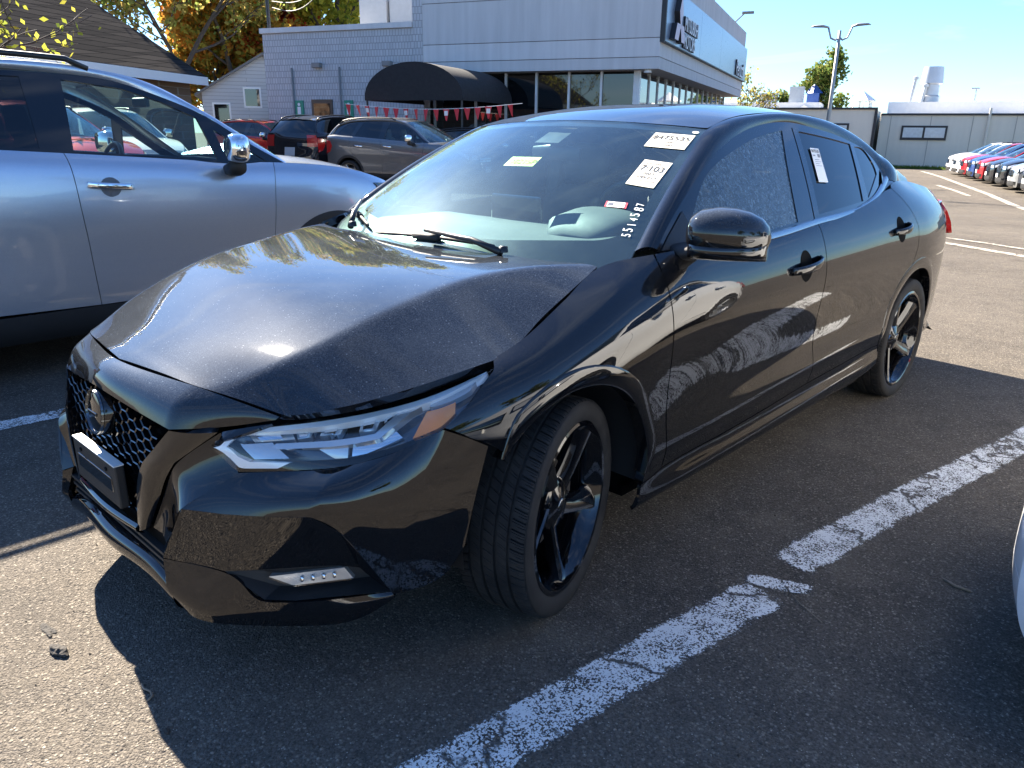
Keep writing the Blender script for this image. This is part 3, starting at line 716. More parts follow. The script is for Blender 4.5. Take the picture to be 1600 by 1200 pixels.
# fog-lamp pocket
P_o = [(.50, -.818, .325), (.535, -.792, .330), (.690, -.640, .345), (.712, -.580, .322), (.773, -.541, .267), (.62, -.708, .248), (.57, -.762, .253)]
P_i = [(.548, -.760, .308), (.575, -.738, .312), (.668, -.600, .318), (.690, -.575, .310), (.715, -.545, .272), (.60, -.690, .258), (.568, -.735, .262)]
P_i = [(x-.012, y+.022, z) for x, y, z in P_i]
V = P_o+P_i; n = 7; F = [(i, (i+1) % n, n+(i+1) % n, n+i) for i in range(n)]+[tuple(range(n, 2*n))]
both('fog_pocket', V, orient(V, F, (.5, -1, 0)), MATTE, BUMP, smooth=False)
fo = [(.560, -.735, .300), (.662, -.590, .306), (.676, -.575, .276), (.592, -.690, .270)]; fo = [(x-.002, y-.004, z) for x, y, z in fo]
V = fo+[tuple(np.array(p)+np.array([-.02, .03, 0])) for p in fo]; F = orient(V[:4], [(0, 1, 2, 3)], (.5, -1, 0))+[(0, 1, 5, 4), (1, 2, 6, 5), (2, 3, 7, 6), (3, 0, 4, 7)]
both('fog_lamp', V, F, SILVERP, BUMP, smooth=False)
V = [tuple(np.array(p)+np.array([.004, -.006, 0])) for p in fo]; both('fog_lens', V, orient(V, [(0, 1, 2, 3)], (.5, -1, 0)), LENS, BUMP, smooth=False)
fc = np.array(fo)
for q in (.30, .46, .62, .78):
    a_ = fc[0]*(1-q)+fc[1]*q; b_ = fc[3]*(1-q)+fc[2]*q; c_ = (a_+b_)/2; m = MB(); m.lathe([(.001, -.003), (.007, -.004), (.009, .0)], 12, 'Y', tuple(c_)); m.build('fog_element', CHROME, BUMP, True); m.mirx().build('fog_element', CHROME, BUMP, True)
# chin below
L0 = [(.322, -.879, .348), (.355, -.900, .332), (.50, -.820, .322), (.57, -.766, .250), (.62, -.712, .245), (.775, -.541, .266)]
L1 = [(.345, -.900, .262), (.375, -.908, .255), (.47, -.868, .225), (.58, -.756, .212), (.64, -.690, .212), (.783, -.542, .262)]
L2 = [(.39, -.880, .195), (.425, -.882, .200), (.48, -.853, .190), (.60, -.705, .165), (.67, -.635, .170), (.786, -.540, .255)]
facet('bumper_chin', [L0, L1, L2], 44, 10, PAINTS, (.4, -1, -.1), sharp=(1,), vlin=True, angle=30)
# centre splitter and lower intake
sp = []
for z, dy, xw in ((.275, .03, .33), (.268, .004, .345), (.240, -.004, .36), (.222, .0, .37), (.205, .04, .38)):
    sp.append([(-xw, -.888+dy, z-.022), (-.25, -.893+dy, z), (0, -.908+dy, z+.006), (.25, -.893+dy, z), (xw, -.888+dy, z-.022)])
V = patch_pts(sp, 31, 10); mob('splitter', V, orient(V, grid_faces(31, 10), (0, -1, 0)), PAINTS, BUMP, True)
m = MB()
for z in (.275, .298, .321): m.box((-.33, -.885+(.321-z)*.1, z-.004), (.33, -.86, z+.004))
m.build('lower_intake', MATTE, BUMP)
m = MB(); m.box((-.34, -.868, .20), (.34, -.80, .36)); m.box((-.36, -.80, .19), (.36, -.74, .70)); m.build('intake_backing', VOID, BUMP)
tr = []
for z, y in ((.362, -.893), (.352, -.902), (.342, -.897), (.334, -.880)): tr.append([(-.20, y, z), (0, y-.012, z-.002), (.20, y, z)])
V = patch_pts(tr, 21, 8); mob('grille_trim', V, orient(V, grid_faces(21, 8), (0, -1, 0)), GLOSSB, BUMP, True)

# ---- honeycomb grille
def gy(x, z): return -.862-.02*(z-.35)/.3*-1*0+.30*x*x*.35+(.66-z)*-.045
def gpoly(): return [(-.33, .635), (-.15, .655), (0, .668), (.15, .655), (.33, .635), (.255, .545), (.24, .51), (.20, .365), (-.20, .365), (-.24, .51), (-.255, .545)]
GP = np.array(gpoly())
GR = link(bpy.data.objects.new('grille', None), CAR)
m = MB(); a = .027; dx = a*1.5; dz = a*math.sqrt(3)*.62
for i in range(-12, 13):
    for j in range(-1, 16):
        cx = i*dx; cz = .35+j*dz+(dz/2 if i % 2 else 0)
        hx = [(cx+a*math.cos(rad(60*k)), cz+a*.62*math.sin(rad(60*k))) for k in range(6)]
        if not inside(GP, np.array([(cx, cz)]))[0]: continue
        ri = .86
        for k in range(6):
            p, q = hx[k], hx[(k+1) % 6]; pi = (cx+(p[0]-cx)*ri, cz+(p[1]-cz)*ri); qi = (cx+(q[0]-cx)*ri, cz+(q[1]-cz)*ri)
            V = [(p[0], gy(*p), p[1]), (q[0], gy(*q), q[1]), (qi[0], gy(*qi)+.002, qi[1]), (pi[0], gy(*pi)+.002, pi[1]), (qi[0], gy(*qi)+.03, qi[1]), (pi[0], gy(*pi)+.03, pi[1])]
            m.add(V, [(0, 1, 2, 3), (3, 2, 4, 5)])
m.build('honeycomb', GLOSSB, GR)
V = [(x, -.80, z) for x, z in gpoly()]; mob('grille_backing', V, [tuple(range(len(V)))], VOID, GR)
# emblem: domed disc with a bar, in a dark ring
def disc(name, c, r, prof, mat, parent, tilt=0.):
    m = MB(); m.lathe(prof, 40, 'Y', (0, 0, 0)); M = Matrix.Translation(c) @ Matrix.Rotation(tilt, 4, 'X'); m.V = [tuple(M @ Vector(v)) for v in m.V]; return m.build(name, mat, parent, True, 40)
EM = disc('emblem', (0, -.885, .612), .06, [(.001, -.012), (.03, -.0105), (.050, -.006), (.0595, -.002), (.062, .004), (.064, .02)], GLOSSB, GR, -.12)
disc('emblem_ring', (0, -.886, .612), .06, [(.0535, -.004), (.055, -.0085), (.059, -.0085), (.0605, -.003)], DCHROME, EM, -.12)
m = MB(); m.box((-.030, -.8985, .607), (.030, -.890, .617), bev=.002); m.build('emblem_bar', GLOSSB, EM)
# plate holder
PH = MB(); PH.box((-.15, -.912, .392), (.15, -.888, .508), Matrix.Rotation(rad(0), 4, 'X'), bev=.004); PHO = PH.build('plate_holder', MATTE, CAR)
m = MB(); m.box((-.149, -.9135, .5075), (.149, -.888, .5115), bev=.001); m.build('plate_edge_glint', simple('sunlit_white_edge', (.62, .62, .60), .4), PHO)  # white strip paints sunlight along the top edge of the holder
m = MB(); m.box((-.12, -.9145, .43), (.12, -.909, .47), bev=.002)
for x in (-.09, .09): m.lathe([(.001, 0), (.006, 0), (.006, .004)], 10, 'Y', (x, -.916, .487))
m.build('plate_rib', GLOSSB, PHO)

# ---- headlights
HLo = [(.46, -.800, .625), (.475, -.752, .657), (.58, -.583, .667), (.665, -.459, .685), (.735, -.383, .714), (.79, -.258, .755), (.813, -.232, .772)]
HLi = [(.463, -.798, .622), (.50, -.760, .562), (.62, -.662, .574), (.69, -.604, .586), (.757, -.530, .612), (.800, -.475, .637), (.843, -.426, .673), (.843, -.353, .711), (.830, -.284, .751), (.814, -.233, .770)]
ht = curve(np.array(HLo), 40, (1,)); hbm = curve(np.array(HLi), 40, (1,))
def lens(P):
    "s along the lamp 0..1, t from lower edge 0 to upper edge 1"
    s, t = np.clip(P[:, 0], 0, 1)*39, P[:, 1]
    a = np.stack([np.interp(s, np.arange(40), hbm[:, k]) for k in range(3)], 1); b = np.stack([np.interp(s, np.arange(40), ht[:, k]) for k in range(3)], 1)
    w = np.linalg.norm(b-a, axis=1)
    return a*(1-t)[:, None]+b*t[:, None]+np.array([.55, -.75, .37])*(4*t*(1-t)*w*.10)[:, None]
HLB = np.array([-.55, .80, -.1])
def hl_mesh(poly, depth, fl, tilt=0.):
    q = np.array([(a*.75, b*.10) for a, b in poly]); c = q[:, 1].mean()
    def ev(P): return lens(np.stack([P[:, 0]/.75, P[:, 1]/.10], 1))+HLB*(depth+tilt*(P[:, 1:2]-c)/.10)
    return panel_mesh(ev, q, .012, out=(.5, -1, .3), flange=fl)
LBACK = simple('lamp_housing_grey', (.10, .105, .115), .22, .85, var=.1); LSIL = simple('lamp_silver', (.62, .64, .66), .18, .55, var=.05); DRL = simple('light_guide', (.88, .90, .92), .25, var=.02, coat=.4)
for sgn in (1, -1):
    def put(name, VFN, mat, par):
        V, F, N = VFN; return mob(name, V*[sgn, 1, 1], F if sgn > 0 else [tuple(f[::-1]) for f in F], mat, par, True, N*[sgn, 1, 1])
    full = [(0, .02), (.12, .0), (.3, .0), (.5, .0), (.7, .0), (.9, .0), (1, .5), (.9, 1), (.7, 1), (.5, 1), (.3, 1), (.085, 1)]
    hr = put('headlight', hl_mesh(full, .075, 0), LBACK, CAR); put('lens', hl_mesh(full, 0, 0), LENS, hr)
    ST = [(.084, .965), (.363, .94), (.579, .955), (.731, .95), (.90, .93), (.965, .8), (.95, .60), (.90, .74), (.723, .80), (.577, .844), (.377, .829), (.104, .864)]
    SF = [(.004, .332), (.08, .97), (.104, .864), (.058, .513), (.138, .211), (.116, .065)]; SL = [(.116, .06), (.136, .206), (.259, .151), (.22, .04)]
    for q, d in ((ST, .006), (SF, .006), (SL, .007)): put('daytime_strip', hl_mesh(q, d, .02), DRL, hr)
    put('bezel_bar', hl_mesh([(.204, .482), (.214, .553), (.527, .457), (.645, .874), (.70, .884), (.735, .779), (.659, .693), (.535, .332), (.216, .427)], .018, .02), LSIL, hr)
    put('reflector', hl_mesh([(.092, .558), (.194, .553), (.248, .201), (.142, .211)], .028, .02, .02), LSIL, hr)
    for q, d in (([(.096, .82), (.24, .82), (.262, .56), (.134, .56)], .045), ([(.253, .81), (.331, .80), (.309, .56), (.268, .54)], .05), ([(.355, .79), (.433, .79), (.409, .56), (.343, .58)], .042), ([(.483, .79), (.557, .80), (.523, .49), (.469, .53)], .042), ([(.57, .82), (.625, .84), (.60, .70), (.555, .60)], .04)):
        o = put('projector', hl_mesh(q, d, .02, .035), LSIL, hr)
        c = np.array(q).mean(0); put('projector_lens', hl_mesh([tuple(c+(np.array(v)-c)*.55) for v in q], d-.012, .01), CHROME, hr)
    put('reflector', hl_mesh([(.329, .36), (.431, .33), (.413, .06), (.375, .08)], .04, .015, -.03), LSIL, hr); put('reflector', hl_mesh([(.443, .33), (.579, .34), (.587, .16), (.469, .06), (.425, .07)], .045, .015, -.02), CHROME, hr)
    put('turn_lamp', hl_mesh([(.705, .56), (.80, .36), (.775, .10), (.715, .06), (.625, .10)], .018, .02), AMBER, hr); put('bezel_bar', hl_mesh([(.728, .70), (.90, .50), (.862, .32), (.715, .62)], .026, .015), LSIL, hr)

# ---- wheels
def make_tyre_mesh():
    PIT = 74; fr = [0, .05, .17, .22, .36, .40, .44, .62, .66, .70, .84]
    th = [2*math.pi*(k+f)/PIT for k in range(PIT) for f in fr]
    gr = (-.056, -.019, .019, .056)
    ws_ = sorted(set([round(w, 4) for g in gr for w in (g-.0048, g-.0036, g+.0036, g+.0048)]+[-.097, -.092, -.084, -.075, -.066, -.045, -.038, -.031, -.008, 0, .008, .031, .038, .045, .066, .075, .084, .092, .097]))
    pre = [(.248, -.086), (.254, -.093), (.264, -.1015), (.280, -.1065), (.297, -.1070), (.308, -.1045), (.3145, -.101)]
    prof = pre+[(None, w) for w in ws_]+[(r, -w) for r, w in pre[::-1]]
    V = []; n = len(th)
    for i, t in enumerate(th):
        f = fr[i % len(fr)]; k = i//len(fr)
        for r, w in prof:
            tt = t
            if r is None:
                r = .3255-.0048*(abs(w)/.097)**2.6-(.004 if abs(w) > .095 else 0)
                if any(abs(w-g) < .004 for g in gr): r -= .0085
                elif abs(w) > .058:
                    if .05 <= f <= .17: r -= .0075
                    elif f in (.40,) : r -= .003
                    if abs(w) > .08 and f in (.66,): r -= .0045
                else:
                    if f in (.40, .66) and abs(w) > .026: r -= .0035
                    if f == .17 and abs(w) < .017: r -= .003
                tt = t+(w*1.6 if abs(w) < .058 else math.copysign(.058*1.6, w)+(abs(w)-.058)*(.8))
            V.append((w, r*math.cos(tt), r*math.sin(tt)))
    m = len(prof)
    F = [(i*m+j, ((i+1) % n)*m+j, ((i+1) % n)*m+j+1, i*m+j+1) for i in range(n) for j in range(m-1)]
    F = [f[::-1] for f in F]
    me = bpy.data.meshes.new('tyre'); me.from_pydata(V, [], F); me.materials.append(TYRE); me.polygons.foreach_set('use_smooth', [True]*len(F)); me.set_sharp_from_angle(angle=rad(38)); return me
tyre_me = make_tyre_mesh()
_c = tyre_me.polygons[10]; 
def make_rim_mesh():
    m = MB()
    m.lathe([(.205, -.085), (.222, -.095), (.240, -.094), (.232, -.086), (.21, -.07), (.198, .0), (.205, .055), (.2155, .078), (.222, .086), (.226, .0985), (.233, .1015), (.2405, .0985), (.242, .092), (.238, .086)], 72, 'X')
    # five broad spokes with a raised ridge, slightly twisted
    for k in range(5):
        A = 2*math.pi*k/5+.30
        sec = []
        for r, w, xo, dep, tw in ((.030, .034, .052, .030, 0), (.065, .030, .058, .034, 0), (.11, .027, .066, .034, .03), (.16, .029, .075, .032, .07), (.20, .034, .083, .028, .11), (.222, .040, .088, .022, .13)):
            c0, s0 = math.cos(A+tw), math.sin(A+tw)
            for (tq, dx) in ((-w, -dep), (-w*.97, -.006), (-w*.80, 0), (-w*.1, -.003), (w*.40, -.012), (w*.95, -.024), (w, -dep-.004)):
                sec.append((xo+dx, r*c0-tq*s0, r*s0+tq*c0))
        m.add(sec, [tuple(f) for f in orient(sec, grid_faces(6, 7), (1, 0, 0))])
    m.lathe([(.001, .066), (.026, .066), (.031, .063), (.060, .056), (.074, .046), (.078, .02), (.075, -.03)], 40, 'X')
    for k in range(5):
        A = 2*math.pi*(k+.5)/5+.30
        m.lathe([(.001, .058), (.0075, .058), (.0085, .045)], 10, 'X', (0, .056*math.cos(A), .056*math.sin(A)))
    me = bpy.data.meshes.new('rim'); me.from_pydata([(v[0], v[1]*1.075, v[2]*1.075) for v in m.V], [], m.F); me.materials.append(GLOSSB)
    bm = bmesh.new(); bm.from_mesh(me); bmesh.ops.recalc_face_normals(bm, faces=bm.faces[:]); bm.to_mesh(me); bm.free()
    me.polygons.foreach_set('use_smooth', [True]*len(me.polygons)); me.set_sharp_from_angle(angle=rad(30)); return me
rim_me = make_rim_mesh()
dk = MB(); dk.lathe([(.06, .004), (.14, .004), (.14, -.018), (.06, -.018)], 48, 'X', close=True); dk.lathe([(.001, .03), (.07, .028), (.075, -.02)], 32, 'X')
dk.box((-.05, .09, -.06), (.028, .165, .06), bev=.008)
cap_m = MB(); cap_m.lathe([(.001, .0705), (.018, .0702), (.0245, .0675), (.026, .064)], 28, 'X')
def wheel(loc, rz, phase=0., flip=False):
    w = bpy.data.objects.new('wheel', None); COL.objects.link(w); w.parent = CAR; w.location = loc; w.rotation_euler = (0, 0, rz+(math.pi if flip else 0)); w.scale = (1, .966, .966)
    t = link(bpy.data.objects.new('tyre', tyre_me), w); r = link(bpy.data.objects.new('rim', rim_me), w); r.rotation_euler = (phase, 0, 0)
    dk.build('brake_disc', BRAKE, w, angle=30); cap_m.build('hub_cap', DCHROME, w, True)
    return w
STEER = rad(16.5)
wheel((.770, 0, .3135), STEER, .55); wheel((.782, 2.712, .3135), 0, 1.62)
wheel((-.770, 0, .3135), STEER, .2, True); wheel((-.782, 2.712, .3135), 0, .9, True)

# ---- door mirrors
def loft(secs, n=28, cap=True):
    "secs: (centre, axis_u, axis_v, exponent) superellipse sections"
    V = []; F = []
    for c, a, b, ex in secs:
        for k in range(n):
            t = 2*math.pi*k/n; ct, st = math.cos(t), math.sin(t)
            V.append(np.array(c)+np.array(a)*math.copysign(abs(ct)**(2/ex), ct)+np.array(b)*math.copysign(abs(st)**(2/ex), st))
    for i in range(len(secs)-1):
        for k in range(n): F.append((i*n+k, i*n+(k+1) % n, (i+1)*n+(k+1) % n, (i+1)*n+k))
    if cap: F.append(tuple(range(n))[::-1]); F.append(tuple(range((len(secs)-1)*n, len(secs)*n)))
    V = np.array(V); c = V.mean(0)
    s = sum(np.dot(np.cross(V[f[1]]-V[f[0]], V[f[2]]-V[f[0]]), V[f[0]]-c) for f in F)
    return V, (F if s > 0 else [f[::-1] for f in F])
secs = []
for x, ry, rz_, dz in ((.862, .030, .030, -.004), (.872, .055, .052, -.001), (.895, .078, .067, .001), (.935, .092, .0735, .002), (.975, .092, .0725, 0), (1.01, .082, .066, -.003), (1.04, .062, .052, -.007), (1.058, .036, .032, -.011), (1.064, .008, .008, -.013)):
    secs.append(((x, .575+.62*(x-.93), 1.040+dz), (-.35*ry, ry, 0), (0, 0, rz_), 2.25))
V, F = loft(secs, 36)
V = np.array(V); zc = 1.005
def mirror_piece(name, V, F, mat):
    mob(name, V, F, mat, CAR, True)
    Mf = Matrix.Translation((-.80, .80, 0)) @ Matrix.Rotation(rad(-86), 4, 'Z') @ Matrix.Translation((.83, -.60, 0))
    mob(name, [Mf @ Vector((-v[0], v[1], v[2])) for v in V], [tuple(f[::-1]) for f in F], mat, CAR, True)     # passenger side: folded in
mirror_piece('door_mirror', V, F, PAINT)
secs2 = [((c[0], c[1], 1.008), np.array(a)*.955, (0, 0, .034), 2.3) for c, a, b, e in secs[1:-1]]
V, F = loft(secs2, 32); V = np.array(V); V[:, 2] -= .012
mirror_piece('mirror_base', V, F, GLOSSB)
V, F = loft([((.79, .60, .972), (0, .07, 0), (0, 0, .026), 3), ((.84, .60, .970), (0, .06, 0), (0, 0, .024), 3), ((.89, .60, .982), (0, .055, 0), (0, 0, .022), 2.5), ((.94, .60, .995), (0, .05, 0), (0, 0, .02), 2.5)], 20)
mob('mirror_arm', V, F, MATTE, CAR, True)
sail = [(.497, .978), (.555, 1.018), (.66, 1.082), (.672, 1.04), (.655, .975)]
panel('mirror_sail', gh, sail, .02, SATIN, CAR, mirror=True, off=.006)

# ---- door handles
for parts, y0, y1, z0 in ((FD, 1.225, 1.470, .852), (RD, 2.300, 2.475, .905)):
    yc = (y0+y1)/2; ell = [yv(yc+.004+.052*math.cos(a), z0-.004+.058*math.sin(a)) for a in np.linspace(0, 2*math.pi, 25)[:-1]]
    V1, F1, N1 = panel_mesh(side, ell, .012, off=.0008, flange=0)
    secs = []
    for k in range(11):
        q = k/10; y = y0+(y1-y0)*q; z = z0-.010+.022*q; x = SIDE([y], [yv(y, z)[1]/KV])[0][0]
        o = .004+.036*math.sin(math.pi*min(1, max(0, q)))**.55; w = .0165-.004*abs(q-.5)
        secs.append(((x+o, y, z), (.008, 0, 0), (0, 0, w), 2.3))
    V2, F2 = loft(secs, 16)
    for i, par in enumerate(parts):
        sg = (1, -1)[i]
        def pm(name, V, F, mat): return mob(name, np.array(V)*[sg, 1, 1], F if sg > 0 else [tuple(f[::-1]) for f in F], mat, par, True)
        pm('handle_bowl_shade', V1, F1, VOID); pm('door_handle', V2, F2, PAINTS)  # flat black patch stands in for the shade inside the handle bowl

# ---- cabin
m = MB(); m.box((-.72, .50, .45), (.72, .70, .93), bev=.02); m.build('dashboard_body', CABIN, CAR, angle=40)
dtop = [[(-.70, .44, .955), (0, .24, .925), (.70, .44, .955)], [(-.70, .60, .985), (0, .52, .965), (.70, .60, .985)], [(-.70, .76, .985), (0, .76, .972), (.70, .76, .985)], [(-.70, .82, .90), (0, .81, .88), (.70, .82, .90)]]
DASHM = simple('dashboard_grey', (.085, .09, .095), .6, var=.1, bump=.1, bsc=700)
V = patch_pts(dtop, 21, 14); DASH = mob('dashboard', V, orient(V, grid_faces(21, 14), (0, 0, 1)), DASHM, CAR, True)
V, F = loft([((.37, .57, .965), (.10, 0, 0), (0, 0, .02), 2.4), ((.37, .66, .995), (.17, 0, 0), (0, .0, .05), 2.4), ((.37, .78, .998), (.19, 0, 0), (0, 0, .065), 2.4), ((.37, .84, .985), (.18, 0, 0), (0, 0, .06), 2.4)], 24)
mob('instrument_hood', V, F, DASHM, DASH, True)
m = MB(); m.box((-.14, .70, .95), (.12, .725, 1.085), bev=.008); m.build('centre_screen', GLOSSB, DASH)
m = MB(); m.tube([(.37+.185*math.cos(a), .99-.055*math.sin(a), .965+.175*math.sin(a)) for a in np.linspace(0, 2*math.pi, 41)], .014, 10, False); m.box((.22, .965, .94), (.52, .995, .985), bev=.01); m.build('steering_wheel', SATIN, CAR, True)
for x in (.37, -.37):
    V, F = loft([((x, 1.38, .42), (.24, 0, 0), (0, .10, .0), 3.4), ((x, 1.46, .75), (.25, 0, 0), (0, .08, 0), 3.4), ((x, 1.55, 1.00), (.22, 0, 0), (0, .06, 0), 3.2), ((x, 1.58, 1.07), (.13, 0, 0), (0, .04, 0), 3)], 24)
    st = mob('front_seat', V, F, CABINL, CAR, True)
    V, F = loft([((x, 1.58, 1.09), (.11, 0, 0), (0, .035, 0), 3), ((x, 1.59, 1.15), (.135, 0, 0), (0, .05, 0), 3), ((x, 1.60, 1.24), (.115, 0, 0), (0, .045, 0), 3), ((x, 1.60, 1.27), (.06, 0, 0), (0, .02, 0), 3)], 20); mob('headrest', V, F, CABINL, st, True)
    m = MB(); m.box((x-.25, .95, .36), (x+.25, 1.45, .52), bev=.05); m.build('seat_cushion', CABINL, st, angle=40)
V, F = loft([((0, 2.35, .45), (.62, 0, 0), (0, .10, 0), 5), ((0, 2.45, .80), (.62, 0, 0), (0, .09, 0), 5), ((0, 2.55, 1.05), (.58, 0, 0), (0, .06, 0), 5)], 28); mob('rear_seat', V, F, CABINL, CAR, True)
for x in (.35, -.35):
    V, F = loft([((x, 2.55, 1.05), (.11, 0, 0), (0, .04, 0), 3), ((x, 2.57, 1.14), (.12, 0, 0), (0, .045, 0), 3), ((x, 2.58, 1.19), (.08, 0, 0), (0, .03, 0), 3)], 20); mob('rear_headrest', V, F, CABINL, CAR, True)
m = MB(); m.box((-.74, .45, .28), (.74, 2.8, .34)); m.box((-.62, 2.66, .3), (.62, 3.1, 1.08)); m.build('cabin_floor', CABIN, CAR)
V = roof(np.array([(x, y) for y in np.linspace(1.06, 2.34, 10) for x in np.linspace(-.54, .54, 9)]))-[0, 0, .025]; mob('headliner', V, orient(V, grid_faces(10, 9), (0, 0, -1)), simple('headliner_cloth', (.30, .30, .29), .9), CAR, True)
# inner door skins and pillars, dark
V = []
for y in np.linspace(.5, 2.6, 12):
    for z in (.35, .97): V.append((.77 if z < .9 else .785, y, z))
both('door_lining', V, orient(V, grid_faces(12, 2), (-1, 0, 0)), CABIN, CAR)
# interior mirror and camera shroud behind the glass
m = MB()
V = ws(np.array([(s, t) for t in (.83, .88, .99) for s in (-.10, -.04, .04, .10)]))+[0, .02, -.02]; mob('camera_shroud', V, grid_faces(3, 4), SATIN, CAR)
V, F = loft([((-.12, .93, 1.235), (0, .012, 0), (0, 0, .028), 3), ((0, .92, 1.24), (0, .02, 0), (0, 0, .034), 3), ((.12, .93, 1.235), (0, .012, 0), (0, 0, .028), 3)], 18); mob('rear_view_mirror', V, F, SATIN, CAR, True)
for sg in (1, -1):
    m = MB(); m.tube([(sg*.66, 1.62, .5), (sg*.60, 1.66, 1.30)], .045, 6); m.build('centre_pillar', CABIN, CAR)
# ================================================================== other parked cars (one crossover shape, built once)
SILVER = m_paint('silver_blue_paint', (.47, .52, .60), flake=.5, dust=.10, rough=.30, metal=.75, coatr=.03)
SUVW = .885
TOPE = [(-.72, .895), (-.5, .985), (-.2, 1.055), (.05, 1.09), (.30, 1.108), (.76, 1.125), (1.6, 1.182), (2.4, 1.232), (3.05, 1.265), (3.26, 1.25)]
def zt(y): return np.interp(y, [p[0] for p in TOPE], [p[1] for p in TOPE])
WID = [(-.72, .70), (-.55, .80), (-.3, .862), (0, .885), (1, .885), (2.4, .885), (2.9, .87), (3.15, .82), (3.26, .77)]
def hw(y): return np.interp(y, [p[0] for p in WID], [p[1] for p in WID])
SST = [-.72, -.58, -.4, -.2, .05, .30, .76, 1.2, 1.6, 2.0, 2.4, 2.75, 3.05, 3.18, 3.26]
def srow(y):
    w, t = float(hw(y)), float(zt(y))
    return [(w-.07, y, .20), (w-.025, y, .25), (w-.004, y, .37), (w-.014, y, .20+.45*(t-.2)), (w+.002, y, .20+.66*(t-.2)), (w-.010, y, t-.14), (w-.032, y, t-.045), (w-.075, y, t)]
SNET = Net(SST, np.array([srow(y) for y in SST])); SK = .12
def sside(P): return SNET(P[:, 0], P[:, 1]/SK)
def syv(y, z):
    v = np.linspace(0, 7, 701); zz = SNET(np.full(701, y), v)[:, 2]; i = np.argmax(zz >= z) if (zz >= z).any() else 700
    return (y, v[i]*SK)
def SYZ(L): return [syv(*p) for p in L]
SWB = 2.555; SR = .40; SCZ = .335
def sgx(y, z): return .828-.50*(z-1.10)-.16*(z-1.10)**2-.10*np.maximum(0, .8-y)**2-.06*np.maximum(0, y-2.0)**2
def sgh(P): return np.stack([sgx(P[:, 0], P[:, 1]), P[:, 0], P[:, 1]], 1)
def fsc(P):
    "front face: s across -1..1, v rows 0..7"
    s, v = P[:, 0], P[:, 1]; e = SNET(np.full(len(s), -.719), v); k = np.interp(v, range(8), [.10, .15, .16, .155, .15, .13, .09, .06])
    return np.stack([e[:, 0]*s, e[:, 1]-k*(1-np.abs(s)**2.4), e[:, 2]+.03*(1-s*s)*np.clip(v-4, 0, 3)/3], 1)
def rsc(P):
    s, v = P[:, 0], P[:, 1]; e = SNET(np.full(len(s), 3.259), v); k = np.interp(v, range(8), [.08, .14, .15, .14, .10, .09, .06, .04])
    return np.stack([e[:, 0]*s, e[:, 1]+k*(1-np.abs(s)**2.6), e[:, 2]], 1)
